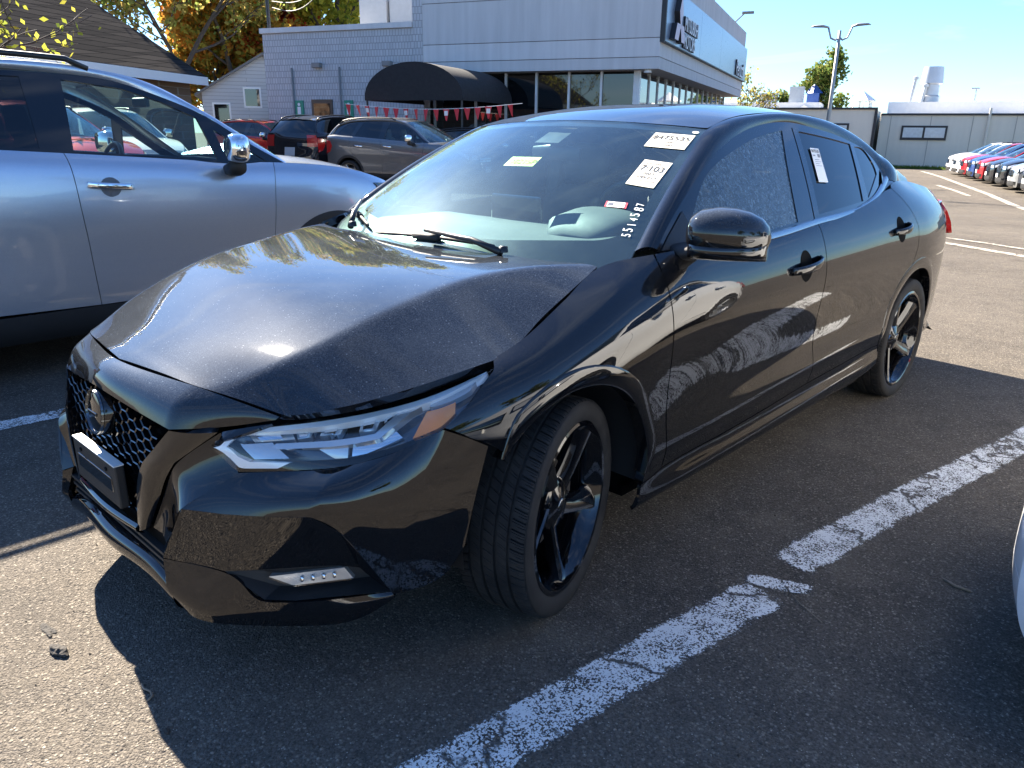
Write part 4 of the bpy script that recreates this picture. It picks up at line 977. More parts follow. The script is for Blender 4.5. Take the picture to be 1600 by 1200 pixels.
def build_suv(paint):
    R = empty('parked_suv')
    def tp(a, b, n=14): return [(y, 7*SK-.0005) for y in np.linspace(a, b, n)]
    G = .018
    bz = .365
    fa = SYZ(arc(0, SCZ, SR, 6, 174, 26)); ra = SYZ(arc(SWB, SCZ, SR, 6, 174, 26))
    d1 = SYZ([(.43, .98), (.45, .8), (.47, .6), (.45, bz)]); d2 = SYZ([(1.61, 1.1), (1.60, .9), (1.585, .7), (1.57, bz)]); d3 = SYZ([(2.50, 1.1), (2.50, .95), (2.42, .80), (2.30, .70)])
    fen = tp(-.715, .40)+d1+fa+SYZ([(-.60, bz), (-.718, bz)])
    do1 = tp(.40, 1.62)+d2+d1[::-1]
    do2 = tp(1.62, 2.49)+d3+[p for p in SYZ(arc(SWB, SCZ, SR, 125, 174, 12))]+d2[::-1]
    qp = tp(2.49, 3.255)+SYZ([(3.255, .9), (3.255, bz), (3.1, bz)])+SYZ(arc(SWB, SCZ, SR, 6, 125, 20))+d3[::-1]
    for nm, pl in (('front_fender', fen), ('front_door', do1), ('rear_door', do2), ('quarter_panel', qp)):
        r = panel(nm, sside, pl, G*1.5, paint, R, mirror=True, gap=.0022)
        if 'door' in nm:
            y0 = 1.31 if nm == 'front_door' else 2.13
            for i, o in enumerate(r):
                sg = (1, -1)[i]; secs = []
                for k in range(9):
                    q = k/8; y = y0+.24*q; z = 1.0+.02*q; x = SNET([y], [syv(y, z)[1]/SK])[0][0]
                    secs.append(((x+.004+.034*math.sin(math.pi*q)**.5, y, z), (.009, 0, 0), (0, 0, .017), 2.6))
                V, F = loft(secs, 14); mob('door_handle', np.array(V)*[sg, 1, 1], F if sg > 0 else [tuple(f[::-1]) for f in F], CHROME, o, True)
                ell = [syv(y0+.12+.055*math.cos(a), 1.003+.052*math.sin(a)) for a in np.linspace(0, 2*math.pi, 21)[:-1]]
                V, F, N = panel_mesh(sside, ell, .02, off=.001, flange=0); mob('handle_bowl_shade', V*[sg, 1, 1], F if sg > 0 else [tuple(f[::-1]) for f in F], simple('handle_shadow_grey', (.10, .11, .13), .4), o, True)  # flat grey patch paints the shade of the grip bowl
    cl = SYZ([(-.718, bz), (-.60, bz)])+[(y, v) for y, v in SYZ(arc(0, SCZ, SR, 174, 6, 26))]+SYZ([(.45, bz), (1.57, bz)])+SYZ(arc(SWB, SCZ, SR, 174, 6, 26))+SYZ([(3.1, bz), (3.255, bz)])+[(3.255, .1*SK), (3.02, .1*SK)]+SYZ(arc(SWB, SCZ, SR, -12, 5, 5))[:0]+[(2.95, .1*SK)]
    low = SYZ([(.42, bz), (1.57, bz), (2.14, bz)])+[(2.16, .05*SK), (.40, .05*SK)]
    panel('sill_cladding', sside, low, .03, MATTE, R, mirror=True, gap=.002)
    for ys in ((-.718, -.60, -.575, -.40), ):
        panel('bumper_cladding', sside, SYZ([(-.718, bz), (-.415, bz)])+[(-.41, .05*SK), (-.718, .05*SK)], .03, MATTE, R, mirror=True)
    panel('bumper_cladding', sside, SYZ([(2.965, bz), (3.255, bz)])+[(3.255, .05*SK), (2.96, .05*SK)], .03, MATTE, R, mirror=True)
    V = []
    for cy in (0, SWB):
        V = []
        for a in np.linspace(-6, 186, 40):
            for q, o in ((SR-.004, -.10), (SR-.004, .004), (SR+.02, .008), (SR+.055, .002)):
                y, z = cy+q*math.cos(rad(a)), SCZ+q*math.sin(rad(a)); V.append((SNET([y], [syv(y, max(.21, z))[1]/SK])[0][0]+o, y, z))
        both('arch_moulding', V, orient(V, grid_faces(40, 4), (1, 0, 0)), MATTE, R, angle=50)
        V = []
        for a in np.linspace(-10, 190, 24):
            for x, q in ((.80, SR+.01), (.45, SR+.01), (.45, .02)): V.append((x, cy+q*math.cos(rad(a)), SCZ+q*math.sin(rad(a))))
        both('wheel_housing', V, orient(V, grid_faces(24, 3), (0, 0, -1)), VOID, R)
    m = MB(); m.box((-.72, -.6, .19), (.72, 3.15, .26)); m.box((-.70, .4, .26), (.70, 2.1, .45)); m.box((-.43, -.62, .26), (.43, .4, .75)); m.build('underbody', VOID, R)
    sheet('front_bumper', fsc, -1, 1, 0, 7, 41, 25, paint, R, (0, -1, 0)); sheet('tailgate', rsc, -1, 1, 0, 7, 31, 25, paint, R, (0, 1, 0))
    sheet('lower_grille', fsc, -.72, .72, .5, 2.3, 25, 6, MATTE, R, (0, -1, 0), off=.006); gr = sheet('grille', fsc, -.55, .55, 3.4, 5.3, 21, 8, GLOSSB, R, (0, -1, 0), off=.006)
    for v in (3.9, 4.4, 4.9): sheet('grille_bar', fsc, -.53, .53, v-.10, v+.10, 21, 3, CHROME, gr, (0, -1, 0), off=.014)
    m = MB(); c = fsc(np.array([(0., 2.9)]))[0]; m.box((-.15, c[1]-.014, c[2]-.07), (.15, c[1]+.02, c[2]+.07), bev=.003); m.build('plate', WHITEP, R)
    for sg in (1, -1):
        h = sheet('headlight', fsc, sg*.62, sg*.995, 4.55, 6.2, 10, 6, DCHROME, R, (0, -1, 0), off=.006); sheet('lamp_lens', fsc, sg*.66, sg*.93, 4.8, 5.9, 8, 4, simple('lamp_white', (.7, .72, .75), .1, .3), h, (0, -1, 0), off=.012)
        hs = [syv(y, z) for y, z in ((-.715, .68), (-.715, .85), (-.50, .945), (-.38, .955), (-.50, .82))]
        V, F, N = panel_mesh(sside, hs, .03, off=.006, flange=.01); mob('lamp_side', V*[sg, 1, 1], F if sg > 0 else [tuple(f[::-1]) for f in F], DCHROME, h, True)
        hs = [syv(y, z) for y, z in ((-.70, .74), (-.70, .83), (-.50, .925), (-.43, .93), (-.52, .85))]; V, F, N = panel_mesh(sside, hs, .03, off=.012, flange=.006); mob('lamp_lens', V*[sg, 1, 1], F if sg > 0 else [tuple(f[::-1]) for f in F], simple('lamp_white', (.7, .72, .75), .1, .3), h, True)
        sheet('fog_lamp', fsc, sg*.74, sg*.9, 1.2, 2.2, 5, 4, DCHROME, R, (0, -1, 0), off=.008)
        t = sheet('tail_lamp', rsc, sg*.66, sg*.998, 4.2, 6.1, 8, 6, REDL, R, (0, 1, 0), off=.008)
        hs = [syv(y, z) for y, z in ((3.255, .80), (3.255, 1.13), (3.12, 1.12), (3.05, 1.0), (3.12, .86))]
        V, F, N = panel_mesh(sside, hs, .03, off=.008, flange=.01); mob('lamp_side', V*[sg, 1, 1], F if sg > 0 else [tuple(f[::-1]) for f in F], REDL, t, True)
    sheet('rear_valance', rsc, -.98, .98, 0, 2.2, 21, 6, MATTE, R, (0, 1, 0), off=.006); sheet('plate', rsc, -.2, .2, 3.2, 4.1, 5, 4, simple('plate_blank', (.35, .36, .38), .4), R, (0, 1, 0), off=.01)
    def hoodf(P):
        s, t = P[:, 0], P[:, 1]; y = -.719+t*(1.06); xt = SNET(y, np.full(len(y), 6.999))
        cv = 1-s*s
        return np.stack([xt[:, 0]*s, y-.06*(1-np.abs(s)**2.4)*(1-t)-.30*t**6*cv*.6, xt[:, 2]+(.03+.025*np.sin(np.pi*np.clip(t, 0, 1)))*cv], 1)
    sheet('bonnet', hoodf, -1, 1, 0, 1, 31, 25, paint, R, (0, 0, 1))
    def wsf(P):
        s, t = P[:, 0], P[:, 1]; b = np.stack([.755*s, -.06+.34*s*s, 1.06+.04*s*s], 1); h = np.stack([.56*s, .96+.09*s*s, 1.602-.03*s*s], 1)
        return b*(1-t)[:, None]+h*t[:, None]+np.array([0, -.6, .8])*(4*t*(1-t)*.02)[:, None]
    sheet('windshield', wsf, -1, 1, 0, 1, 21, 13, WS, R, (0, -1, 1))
    def rwf(P):
        s, t = P[:, 0], P[:, 1]; a = np.stack([.55*s, 3.02-.06*s*s, 1.585-.04*s*s], 1); b = np.stack([.68*s, 3.30-.06*s*s, 1.235+0*s], 1)
        return a*(1-t)[:, None]+b*t[:, None]+np.array([0, .8, .3])*(4*t*(1-t)*.02)[:, None]
    sheet('rear_window', rwf, -1, 1, 0, 1, 15, 9, DARKG, R, (0, 1, .5))
    Wc = np.array([(.755, .27, 1.095), (.69, .52, 1.265), (.625, .78, 1.435), (.565, 1.04, 1.570), (.553, 1.35, 1.628), (.548, 1.9, 1.645), (.545, 2.5, 1.625), (.548, 2.85, 1.575), (.56, 2.98, 1.53), (.70, 3.24, 1.245)])
    DT = [(.29, 1.095), (.52, 1.225), (.77, 1.395), (1.0, 1.495), (1.2, 1.560), (1.6, 1.598), (2.2, 1.598), (2.75, 1.550), (3.0, 1.46), (3.12, 1.29)]
    Dc = np.array([(float(sgx(y, z)), y, z) for y, z in DT]); wq = curve(Wc, 60); dq = curve(Dc, 60); V = []
    for i in range(60):
        a = wq[i]; b = dq[i]; ch = b-a; tn = wq[min(i+1, 59)]-wq[max(i-1, 0)]; nn = np.cross(tn, ch); nn /= max(1e-9, np.linalg.norm(nn)); nn = nn if nn[0]+nn[2] > 0 else -nn
        for j in range(7): q = j/6; V.append(a+ch*q+nn*4*q*(1-q)*.16*np.linalg.norm(ch))
    both('roof_rail', V, orient(V, grid_faces(60, 7), (1, 0, .4)), paint, R)
    # closing piece between rear glass and tailgate corner
    rp = [(0, .95, 1.602), (.3, .97, 1.596), (.555, 1.05, 1.572), (0, 1.3, 1.655), (.3, 1.3, 1.65), (.552, 1.35, 1.628), (0, 1.9, 1.678), (.3, 1.9, 1.672), (.547, 1.9, 1.645), (0, 2.5, 1.652), (.3, 2.5, 1.648), (.544, 2.5, 1.625), (0, 3.05, 1.585), (.55, 2.98, 1.545)]
    rp = rp+[(-x, y, z) for x, y, z in rp if x > 0]; tp_ = TPS([p[:2] for p in rp], np.array([p[2] for p in rp]))
    e = [(.558, 1.06), (.550, 1.35), (.546, 1.9), (.543, 2.5), (.546, 2.9)]; ec = [tuple(p) for p in curve(np.array(e), 14)]
    panel('roof', lambda P: np.stack([P[:, 0], P[:, 1], tp_(P)], 1), [(x, .965+.3*x*x) for x in np.linspace(-.55, .55, 12)]+ec+[(.5, 3.0), (.2, 3.06), (-.2, 3.06), (-.5, 3.0)]+[(-x, y) for x, y in ec[::-1]], .06, paint, R, out=(0, 0, 1))
    fr_out = [tuple(p) for p in curve(np.array(DT), 40)]+[(3.12, 1.262), (2.4, 1.222), (1.6, 1.172), (.76, 1.115), (.30, 1.085)]
    g0 = [(.44, 1.118), (.66, 1.26), (.735, 1.305), (.705, 1.128)]; g1 = [(.77, 1.135), (.815, 1.375), (1.0, 1.462), (1.2, 1.527), (1.50, 1.560), (1.56, 1.192)]
    g2 = [(1.72, 1.203), (1.70, 1.567), (2.25, 1.562), (2.42, 1.245)]; g3 = [(2.54, 1.258), (2.40, 1.555), (2.72, 1.51), (2.92, 1.36), (2.96, 1.285)]
    panel('window_frame', sgh, fr_out, .04, GLOSSB, R, mirror=True, holes=[g0, g1, g2, g3])
    CG = m_glass('clear_side_glass', (.70, .80, .77)) if 'clear_side_glass' not in MATS else MATS['clear_side_glass']
    for g, mt in ((g0, CG), (g1, CG), (g2, DARKG), (g3, DARKG)): panel('side_window', sgh, g, .05, mt, R, mirror=True, off=-.004, flange=0)
    for sg in (1, -1):
        secs = [((sg*x, y, 1.205+dz), (-.2*sg*ry, ry, 0), (0, 0, rz_), 3.0) for x, y, ry, rz_, dz in ((.90, .72, .035, .05, -.01), (.93, .72, .06, .078, 0), (1.0, .735, .068, .085, 0), (1.07, .755, .06, .078, 0), (1.10, .765, .03, .05, 0))]
        V, F = loft(secs, 24); mi = mob('door_mirror', V, F, CHROME, R, True)
        V, F = loft([((sg*.80, .70, 1.07), (0, .05, 0), (0, 0, .03), 3), ((sg*.92, .715, 1.085), (0, .055, 0), (0, 0, .045), 3), ((sg*1.0, .735, 1.105), (0, .05, 0), (0, 0, .05), 3)], 16); mob('mirror_base', V, F, MATTE, mi, True)
        m = MB(); pts = [Vector(p) for p in curve(Wc[4:9], 16)]
        m.tube([p+Vector((.012*sg*0, 0, .035 if 0 < i < 15 else -.005)) if sg > 0 else Vector((-p.x, p.y, p.z+(.035 if 0 < i < 15 else -.005))) for i, p in enumerate(pts)], .017, 8); m.build('roof_rack', SATIN, R, True)
    # wheels share the sedan's tyre
    for sg in (1, -1):
        for cy in (0, SWB):
            w = bpy.data.objects.new('wheel', None); COL.objects.link(w); w.parent = R; w.location = (sg*.775, cy, .331); w.rotation_euler = (0, 0, 0 if sg > 0 else math.pi); w.scale = (1, 1.02, 1.02)
            link(bpy.data.objects.new('tyre', tyre_lo), w); r = link(bpy.data.objects.new('rim', rim_si), w); r.rotation_euler = (cy*2+.3, 0, 0)
    # cabin
    m = MB(); m.box((-.74, .35, .5), (.74, .70, 1.06), bev=.03); m.build('dashboard', CABIN, R, angle=40)
    m = MB(); m.tube([(.36+.18*math.cos(a), .98-.06*math.sin(a), 1.04+.17*math.sin(a)) for a in np.linspace(0, 2*math.pi, 29)], .015, 8, False); m.box((.20, .955, 1.02), (.52, .985, 1.06)); m.build('steering_wheel', SATIN, R, True)
    for x in (.37, -.37):
        V, F = loft([((x, 1.50, .5), (.24, 0, 0), (0, .10, 0), 3.4), ((x, 1.60, .95), (.24, 0, 0), (0, .07, 0), 3.4), ((x, 1.66, 1.20), (.2, 0, 0), (0, .05, 0), 3.2), ((x, 1.67, 1.24), (.1, 0, 0), (0, .04, 0), 3), ((x, 1.69, 1.30), (.12, 0, 0), (0, .05, 0), 3), ((x, 1.70, 1.42), (.1, 0, 0), (0, .04, 0), 3)], 18); mob('front_seat', V, F, CABINL, R, True)
    m = MB(); m.box((-.66, 2.35, .5), (.66, 2.52, 1.22), bev=.05); m.box((-.72, .5, .44), (.72, 3.1, .5)); m.build('rear_seat', CABINL, R, angle=40)
    V, F = loft([((-.11, .86, 1.47), (0, .012, 0), (0, 0, .03), 3), ((.11, .86, 1.47), (0, .012, 0), (0, 0, .03), 3)], 12); mob('rear_view_mirror', V, F, SATIN, R)
    return R
# lighter wheel meshes for the background cars
def make_tyre_lo():
    m = MB(); m.lathe([(.232, -.088), (.252, -.104), (.285, -.108), (.31, -.103), (.322, -.094), (.3255, -.05), (.3255, .05), (.322, .094), (.31, .103), (.285, .108), (.252, .104), (.232, .088)], 40, 'X')
    me = bpy.data.meshes.new('tyre_plain'); me.from_pydata(m.V, [], m.F); me.materials.append(TYRE); me.polygons.foreach_set('use_smooth', [True]*len(me.polygons))
    bm = bmesh.new(); bm.from_mesh(me); bmesh.ops.recalc_face_normals(bm, faces=bm.faces[:]); bm.to_mesh(me); bm.free(); return me
tyre_lo = make_tyre_lo()
rim_si = rim_me.copy(); rim_si.materials.clear(); rim_si.materials.append(simple('alloy_silver', (.42, .43, .44), .3, .85, var=.08))
SUV = build_suv(SILVER)
SUV.location = (-3.385, 1.55, 0); SUV.rotation_euler = (0, 0, math.pi)
tag(SUV, 'silver-blue crossover parked beside the black sedan, facing away to the right', 'car')
def recolour(root, old, new):
    for o in [root]+list(root.children_recursive):
        if o.type == 'MESH':
            for i, s in enumerate(o.material_slots):
                if s.material == old: s.link = 'OBJECT'; s.material = new
def car_copy(label, paint, x, y, head_az, scale=(1, 1, 1), group=None, keep=None):
    "copy of the crossover; its middle at (x, y), nose pointing along head_az (degrees, from +X)"
    r = copy_tree(SUV); r['label'] = label
    if group: r['group'] = group
    h = rad(head_az); rz = h+math.pi/2; r.rotation_euler = (0, 0, rz); r.scale = scale
    c = 1.2*scale[1]; r.location = (x+math.cos(h)*c, y+math.sin(h)*c, zg(y+math.sin(h)*c))
    recolour(r, SILVER, paint); return r
P_ = lambda n, c, m=.5: m_paint(n, c, flake=.4, dust=.12, rough=.3, metal=m, coatr=.03)
WHITEC = P_('white_paint', (.72, .73, .74), 0.); REDC = P_('red_paint', (.36, .010, .018), .35); GREYC = P_('grey_paint', (.13, .135, .14), .6); BLACKC = P_('dark_paint', (.012, .013, .017), .2); BLUEC = P_('blue_paint', (.02, .06, .22), .5); SILVC = P_('silver_paint', (.42, .43, .44), .7)
car_copy('grey crossover standing side-on in front of the entrance awning', GREYC, -13.3, 11.1, 21, (1, .97, .97))
car_copy('black crossover seen from behind, left of the grey one', BLACKC, -17.1, 11.6, 111, (1.03, 1.05, 1.04))
car_copy('bright red crossover half hidden behind the black one', REDC, -22.6, 12.6, 21, (1, 1.02, 1.0))
car_copy('dark car whose roof shows between the grey crossover and the sedan', BLACKC, -13.2, 14.2, 21, (1, 1, .93))
car_copy('red crossover seen through the side glass of the silver-blue one', REDC, -12.6, 2.6, 12, (1, 1.02, 1.02))
car_copy('pale crossover seen through the silver-blue one, nearest its windshield', WHITEC, -14.9, 4.6, 0, (1, 1, 1))
# row at the far right, noses towards the left
row0 = np.array([-10.6, 45.2]); rowd = np.array([.395, -.919]); side_d = np.array([.919, .395])
rowc = [(WHITEC, 'white crossover at the far end of the row on the right'), (WHITEC, 'second white crossover from the far end of the right row'), (REDC, 'dull red crossover third from the far end of the right row'), (BLUEC, 'blue crossover in the row on the right'), (REDC, 'bright red crossover between the blue one and a black one, right row'), (BLACKC, 'black crossover next to the bright red one, right row'), (BLACKC, 'dark crossover between the black one and a silver one, right row'), (SILVC, 'silver crossover near the right edge of the photo, right row'), (WHITEC, 'white crossover cut by the right edge, right row')]
for i, (pm, lb) in enumerate(rowc):
    c = row0+rowd*(2.08*i)+side_d*(2.15); car_copy(lb, pm, c[0], c[1], 203.3+(random.random()-.5)*3, (1, 1, .97+.05*random.random()), 'cars in the row on the right')
WN = car_copy('white car of which only a bumper corner shows at the right edge', WHITEC, 3.03, 2.103, 255, (1, 1, .95)); recolour(WN, MATTE, WHITEC)
for lb, pm, x, y, hd in (('red crossover across the aisle, mirrored in the rear door', REDC, 11.5, 9.2, 185), ('dark crossover across the aisle, mirrored beside the red one', BLACKC, 11.3, 6.3, 183), ('grey crossover across the aisle, mirrored in the front door', GREYC, 11.6, 3.2, 186), ('white crossover across the aisle, mirrored beside the grey one', WHITEC, 11.4, .2, 184)): car_copy(lb, pm, x, y, hd)
# ================================================================== buildings
def m_stucco(name, col, streak=.10):
    t = NT(name); co = t.obj(); c = lin(col)
    mp = t.n('Mapping'); mp.inputs['Scale'].default_value = (1.5, 1.5, .12); t.l(co, mp.inputs[0])
    f = t.ramp(t.noise(mp.outputs[0], 2.5, 7, .6), .3, .75)
    cc = t.mix(f, c, [x*(1-streak*2) for x in c]); cc = t.mix(t.math('MULTIPLY', t.noise(co, 3, 8), .3), cc, [x*.85 for x in c])
    return t.done(t.bsdf(col=cc, rough=.95, spec=.0, nrm=t.bump(t.noise(co, 120, 5), .25, .006)))
def m_block(name, c1, c2, mortar, bw, bh, ms=.015, ribs=0., axis='XZ', depth=.6):
    "masonry too far off to build stone by stone"
    t = NT(name); co = t.obj(); s = t.n('SeparateXYZ'); t.l(co, s.inputs[0]); cb = t.n('CombineXYZ')
    a = t.math('ADD', s.outputs['X'], s.outputs['Y']); t.l(a, cb.inputs[0]); t.l(s.outputs['Z'], cb.inputs[1])
    b = t.n('TexBrick'); b.inputs['Scale'].default_value = 1; b.inputs['Brick Width'].default_value = bw; b.inputs['Row Height'].default_value = bh; b.inputs['Mortar Size'].default_value = ms*.5; b.inputs['Bias'].default_value = 0
    b.inputs['Color1'].default_value = tuple(c1)+(1,); b.inputs['Color2'].default_value = tuple(c2)+(1,); b.inputs['Mortar'].default_value = tuple(mortar)+(1,); t.l(cb.outputs[0], b.inputs['Vector'])
    col = t.mix(t.math('MULTIPLY', t.noise(co, 25, 6), .35), b.outputs['Color'], [x*.7 for x in c1])
    h = t.math('SUBTRACT', t.math('MULTIPLY', t.noise(co, 40, 5), .5), b.outputs['Fac'])
    if ribs:
        w = t.n('TexWave', sc=ribs); w.wave_type = 'BANDS'; w.bands_direction = 'X'; t.l(cb.outputs[0], w.inputs['Vector']); h = t.math('ADD', h, t.math('MULTIPLY', w.outputs['Fac'], .8))
        col = t.mix(t.math('MULTIPLY', w.outputs['Fac'], .25), [x*.72 for x in c1], col) if False else col
    return t.done(t.bsdf(col=col, rough=1., spec=.0, nrm=t.bump(h, depth, .02)))
STUCCO = m_stucco('stucco_grey', (.62, .61, .60)); STUCCO2 = m_stucco('stucco_light', (.68, .67, .66)); BLOCK = m_block('split_face_block', (.50, .50, .51), (.58, .58, .59), (.34, .34, .34), .11, .20, .022, ribs=0)
SIGNM = simple('sign_panel_metal', (.30, .36, .44), .30, .5, var=.04); WFRAME = simple('white_aluminium', (.62, .64, .66), .4, .2)
STOREG = simple('storefront_glass', (.006, .008, .010), .02, coat=.5, var=.0, spec=.8)
DKTRIM = simple('dark_trim', (.02, .02, .022), .5); GROOVE = simple('groove_tan', (.16, .13, .11), .9)  # darker tan for the joints between the wall bands
B = empty('showroom', (-11.24, 18.46, 0), rad(21.1), 'grey showroom with storefront windows and a lettered sign band', 'building')
# upper storey: bands stacked with recessed joints, projecting over the glazing
for i, (z0, z1, o) in enumerate(((3.06, 3.365, 0), (3.385, 3.87, .0), (3.89, 5.05, 0), (5.07, 6.03, 0))):
    m = MB(); m.box((-7.85, 0, z0), (0, 19, z1)); m.build('wall_band', (STUCCO, STUCCO2, STUCCO, STUCCO)[i], B)
m = MB(); m.box((-7.83, .03, 3.36), (-.03, 18.97, 6.0)); m.build('band_joint', GROOVE, B)
m = MB(); m.box((-7.95, -.02, 0), (-7.60, .4, 6.05)); m.build('pilaster', BLOCK, B)
m = MB(); m.box((-7.6, .55, 0), (-.72, .60, .35)); m.box((-.72, .55, 0), (-.62, 18.6, .35)); m.build('plinth', STUCCO, B)
m = MB(); m.box((-7.6, .9, 0), (-1.0, 18.6, 3.06)); m.build('interior_mass', simple('showroom_interior', (.02, .02, .022), .9), B)
xs = [-7.55, -6.05, -4.99, -3.95, -2.88, -1.85, -.81]
for a, b in zip(xs[:-1], xs[1:]):
    w = MB().box((a+.035, .66, .36), (b-.035, .68, 2.98)).build('window', STOREG, B)
    m = MB(); m.box((a-.035, .60, .35), (a+.034, .70, 3.058)); m.build('frame', WFRAME, w)
m = MB(); m.box((-.845, .56, .35), (-.66, .72, 3.058)); m.build('corner_post', WFRAME, B)
ys = list(np.linspace(.75, 18.3, 15))
for a, b in zip(ys[:-1], ys[1:]):
    w = MB().box((-.74, a+.035, .36), (-.72, b-.035, 2.98)).build('window', STOREG, B)
    m = MB(); m.box((-.78, b-.034, .35), (-.68, b+.034, 3.058)); m.build('frame', WFRAME, w)
# sign band on the right face: three panels, letters standing proud
for a, b in ((.1, 5.74), (5.76, 10.54), (10.56, 19.02)): MB().box((.003, a, 3.80), (.12, b, 5.28)).build('sign_panel', SIGNM, B)
MB().box((-.012, -.012, 3.76), (.125, .10, 5.28)).build('sign_edge', DKTRIM, B); MB().box((.0, .10, 3.765), (.14, 19.0, 3.797)).build('sign_ledge', DKTRIM, B)
LETW = simple('letter_white', (.80, .81, .82), .5); LETP = simple('letter_pale_red', (.62, .50, .54), .5)
def rt_text(body, y, z, size, depth, xs_=1.):
    Mx = frame((.125+.0, y, z), (0, 1, 0), (0, 0, 1))
    text_obj('sign_lettering', body, size, Mx, DKTRIM, B, depth/2, 'LEFT', (xs_, 1)); 
    Mx2 = frame((.128+depth/2, y, z), (0, 1, 0), (0, 0, 1)); text_obj('sign_lettering', body, size, Mx2, LETW, B, .004, 'LEFT', (xs_, 1))
rt_text('MITSUBISHI', 2.50, 4.50, .60, .12, .78); rt_text('MOTORS', 2.50, 4.02, .60, .12, .78); rt_text('Peruzzi', 15.1, 4.15, .95, .12, .95)
for (cy, cz, an) in ((1.35, 4.68, 90), (.98, 4.12, 210), (1.72, 4.12, 330)):
    hw_, hl = .26, .46; ca, sa = math.cos(rad(an)), math.sin(rad(an))
    poly = [(cy+ca*u-sa*v, cz+sa*u+ca*v) for u, v in ((-hl*.98, 0), (0, hw_), (hl*.98, 0), (0, -hw_))]
    m = MB(); m.prism(poly, .16, frame((.122, 0, 0), (0, 1, 0), (0, 0, 1))); d = m.build('sign_emblem', DKTRIM, B)
    m = MB(); m.prism(poly, .006, frame((.283, 0, 0), (0, 1, 0), (0, 0, 1))); m.build('emblem_face', LETP, d)
for y in (8.6, 14.8):   # floodlights on arms above the parapet
    m = MB(); m.tube([(.0, y, 6.03), (.35, y, 6.35)], .03, 6); m.box((.25, y-.06, 6.32), (.75, y+.06, 6.42), Matrix.Translation((0, 0, 0))); m.build('floodlight', simple('floodlight_bronze', (.20, .17, .14), .5), B)
m = MB(); m.lathe([(.001, 0), (.09, 0), (.12, -.08), (.001, -.1)], 16, 'Z', (-.35, .2, 3.05)); m.build('dome_camera', WHITEP, B)
# left wing in block
LWG = empty('block_wing', (-11.24, 18.46, 0), rad(21.1), 'lower grey block wall left of the showroom', 'building')
m = MB(); m.box((-13.9, .02, 0), (-7.955, 12, 4.42)); m.build('wall', BLOCK, LWG)
m = MB(); m.box((-13.96, -.05, 4.42), (-7.955, 12.05, 4.58)); m.build('coping', STUCCO2, LWG)
m = MB(); m.box((-12.0, -.03, 0), (-11.15, .017, 2.28)); dr = m.build('door', simple('door_brown', (.10, .07, .05), .5), LWG); MB().box((-11.9, -.045, 1.25), (-11.25, -.032, 2.15)).build('door_glass', STOREG, dr)
for x in (-12.52, -10.49):
    s_ = MB().box((x-.17, -.03, 1.72), (x+.17, .017, 2.25), bev=.006).build('wall_sign', simple('sign_green', (.02, .26, .17), .5), LWG)
    m = MB(); m.lathe([(.001, 0), (.055, 0), (.055, -.01)], 14, 'Y', (x, -.032, 2.12)); m.box((x-.07, -.042, 1.80), (x+.07, -.032, 2.04), bev=.003); m.build('sign_symbol', LETW, s_)
for x in (-11.64, -8.89): MB().box((x-.16, -.18, 3.28), (x+.16, .017, 3.44), bev=.02).build('wall_lamp', simple('lamp_housing', (.22, .21, .20), .5), LWG)
for x in (-12.73, -10.79): m = MB(); m.tube([(x, -.03, .0), (x, -.03, 3.3)], .035, 8); m.build('downpipe', simple('pipe_grey', (.20, .21, .22), .5), LWG)
# roof plant
HV = empty('rooftop_unit', (-11.24, 18.46, 0), rad(21.1), 'grey air handling unit on the roof of the block wing', 'air conditioner')
HVM = simple('galvanised', (.42, .43, .44), .5, .3); m = MB(); m.box((-11.2, 2.0, 4.6), (-10.1, 3.6, 5.75), bev=.02); m.build('cabinet', HVM, HV); m = MB(); m.box((-10.05, 2.1, 4.6), (-8.6, 3.4, 5.6), bev=.02); m.build('cabinet', HVM, HV)
m = MB(); m.prism([(0, 0), (.5, 0), (.35, .9), (0, .9)], 1.0, frame((-8.58, 2.2, 4.65), (1, 0, 0), (0, 0, 1))); m.build('hood', HVM, HV)
# entrance awning
AW = empty('entrance_awning', (-11.24, 18.46, 0), rad(21.1), 'black barrel-vault awning reaching out from the showroom entrance', 'awning')
m = MB(); V = []; n = 22; xc, hw_ = -6.05, 1.55
for y in (-3.5, -2.3, -1.2, -.03):
    for k in range(n):
        a = math.pi*k/(n-1); V.append((xc-hw_*math.cos(a), y, 2.18+.92*math.sin(a)))
AWM = simple('awning_canvas', (.012, .012, .014), .75, var=.2, bump=.1, bsc=200)
mob('canvas', V, orient(V, grid_faces(4, n), (0, 0, 1)), AWM, AW, True)
V = [(xc-hw_*math.cos(math.pi*k/(n-1)), -3.5, 2.18+.92*math.sin(math.pi*k/(n-1))) for k in range(n)]; mob('end_panel', V, [tuple(range(n))], AWM, AW)
m = MB(); m.box((xc-hw_, -3.5, 2.10), (xc+hw_, -3.47, 2.18)); m.box((xc+hw_-.02, -3.5, 2.10), (xc+hw_, 0, 2.18)); m.box((xc-hw_, -3.5, 2.10), (xc-hw_+.02, 0, 2.18)); m.build('valance', AWM, AW)
for x in (xc-hw_+.05, xc+hw_-.05): m = MB(); m.tube([(x, -3.45, 0), (x, -3.45, 2.15)], .03, 8); m.build('post', DKTRIM, AW)
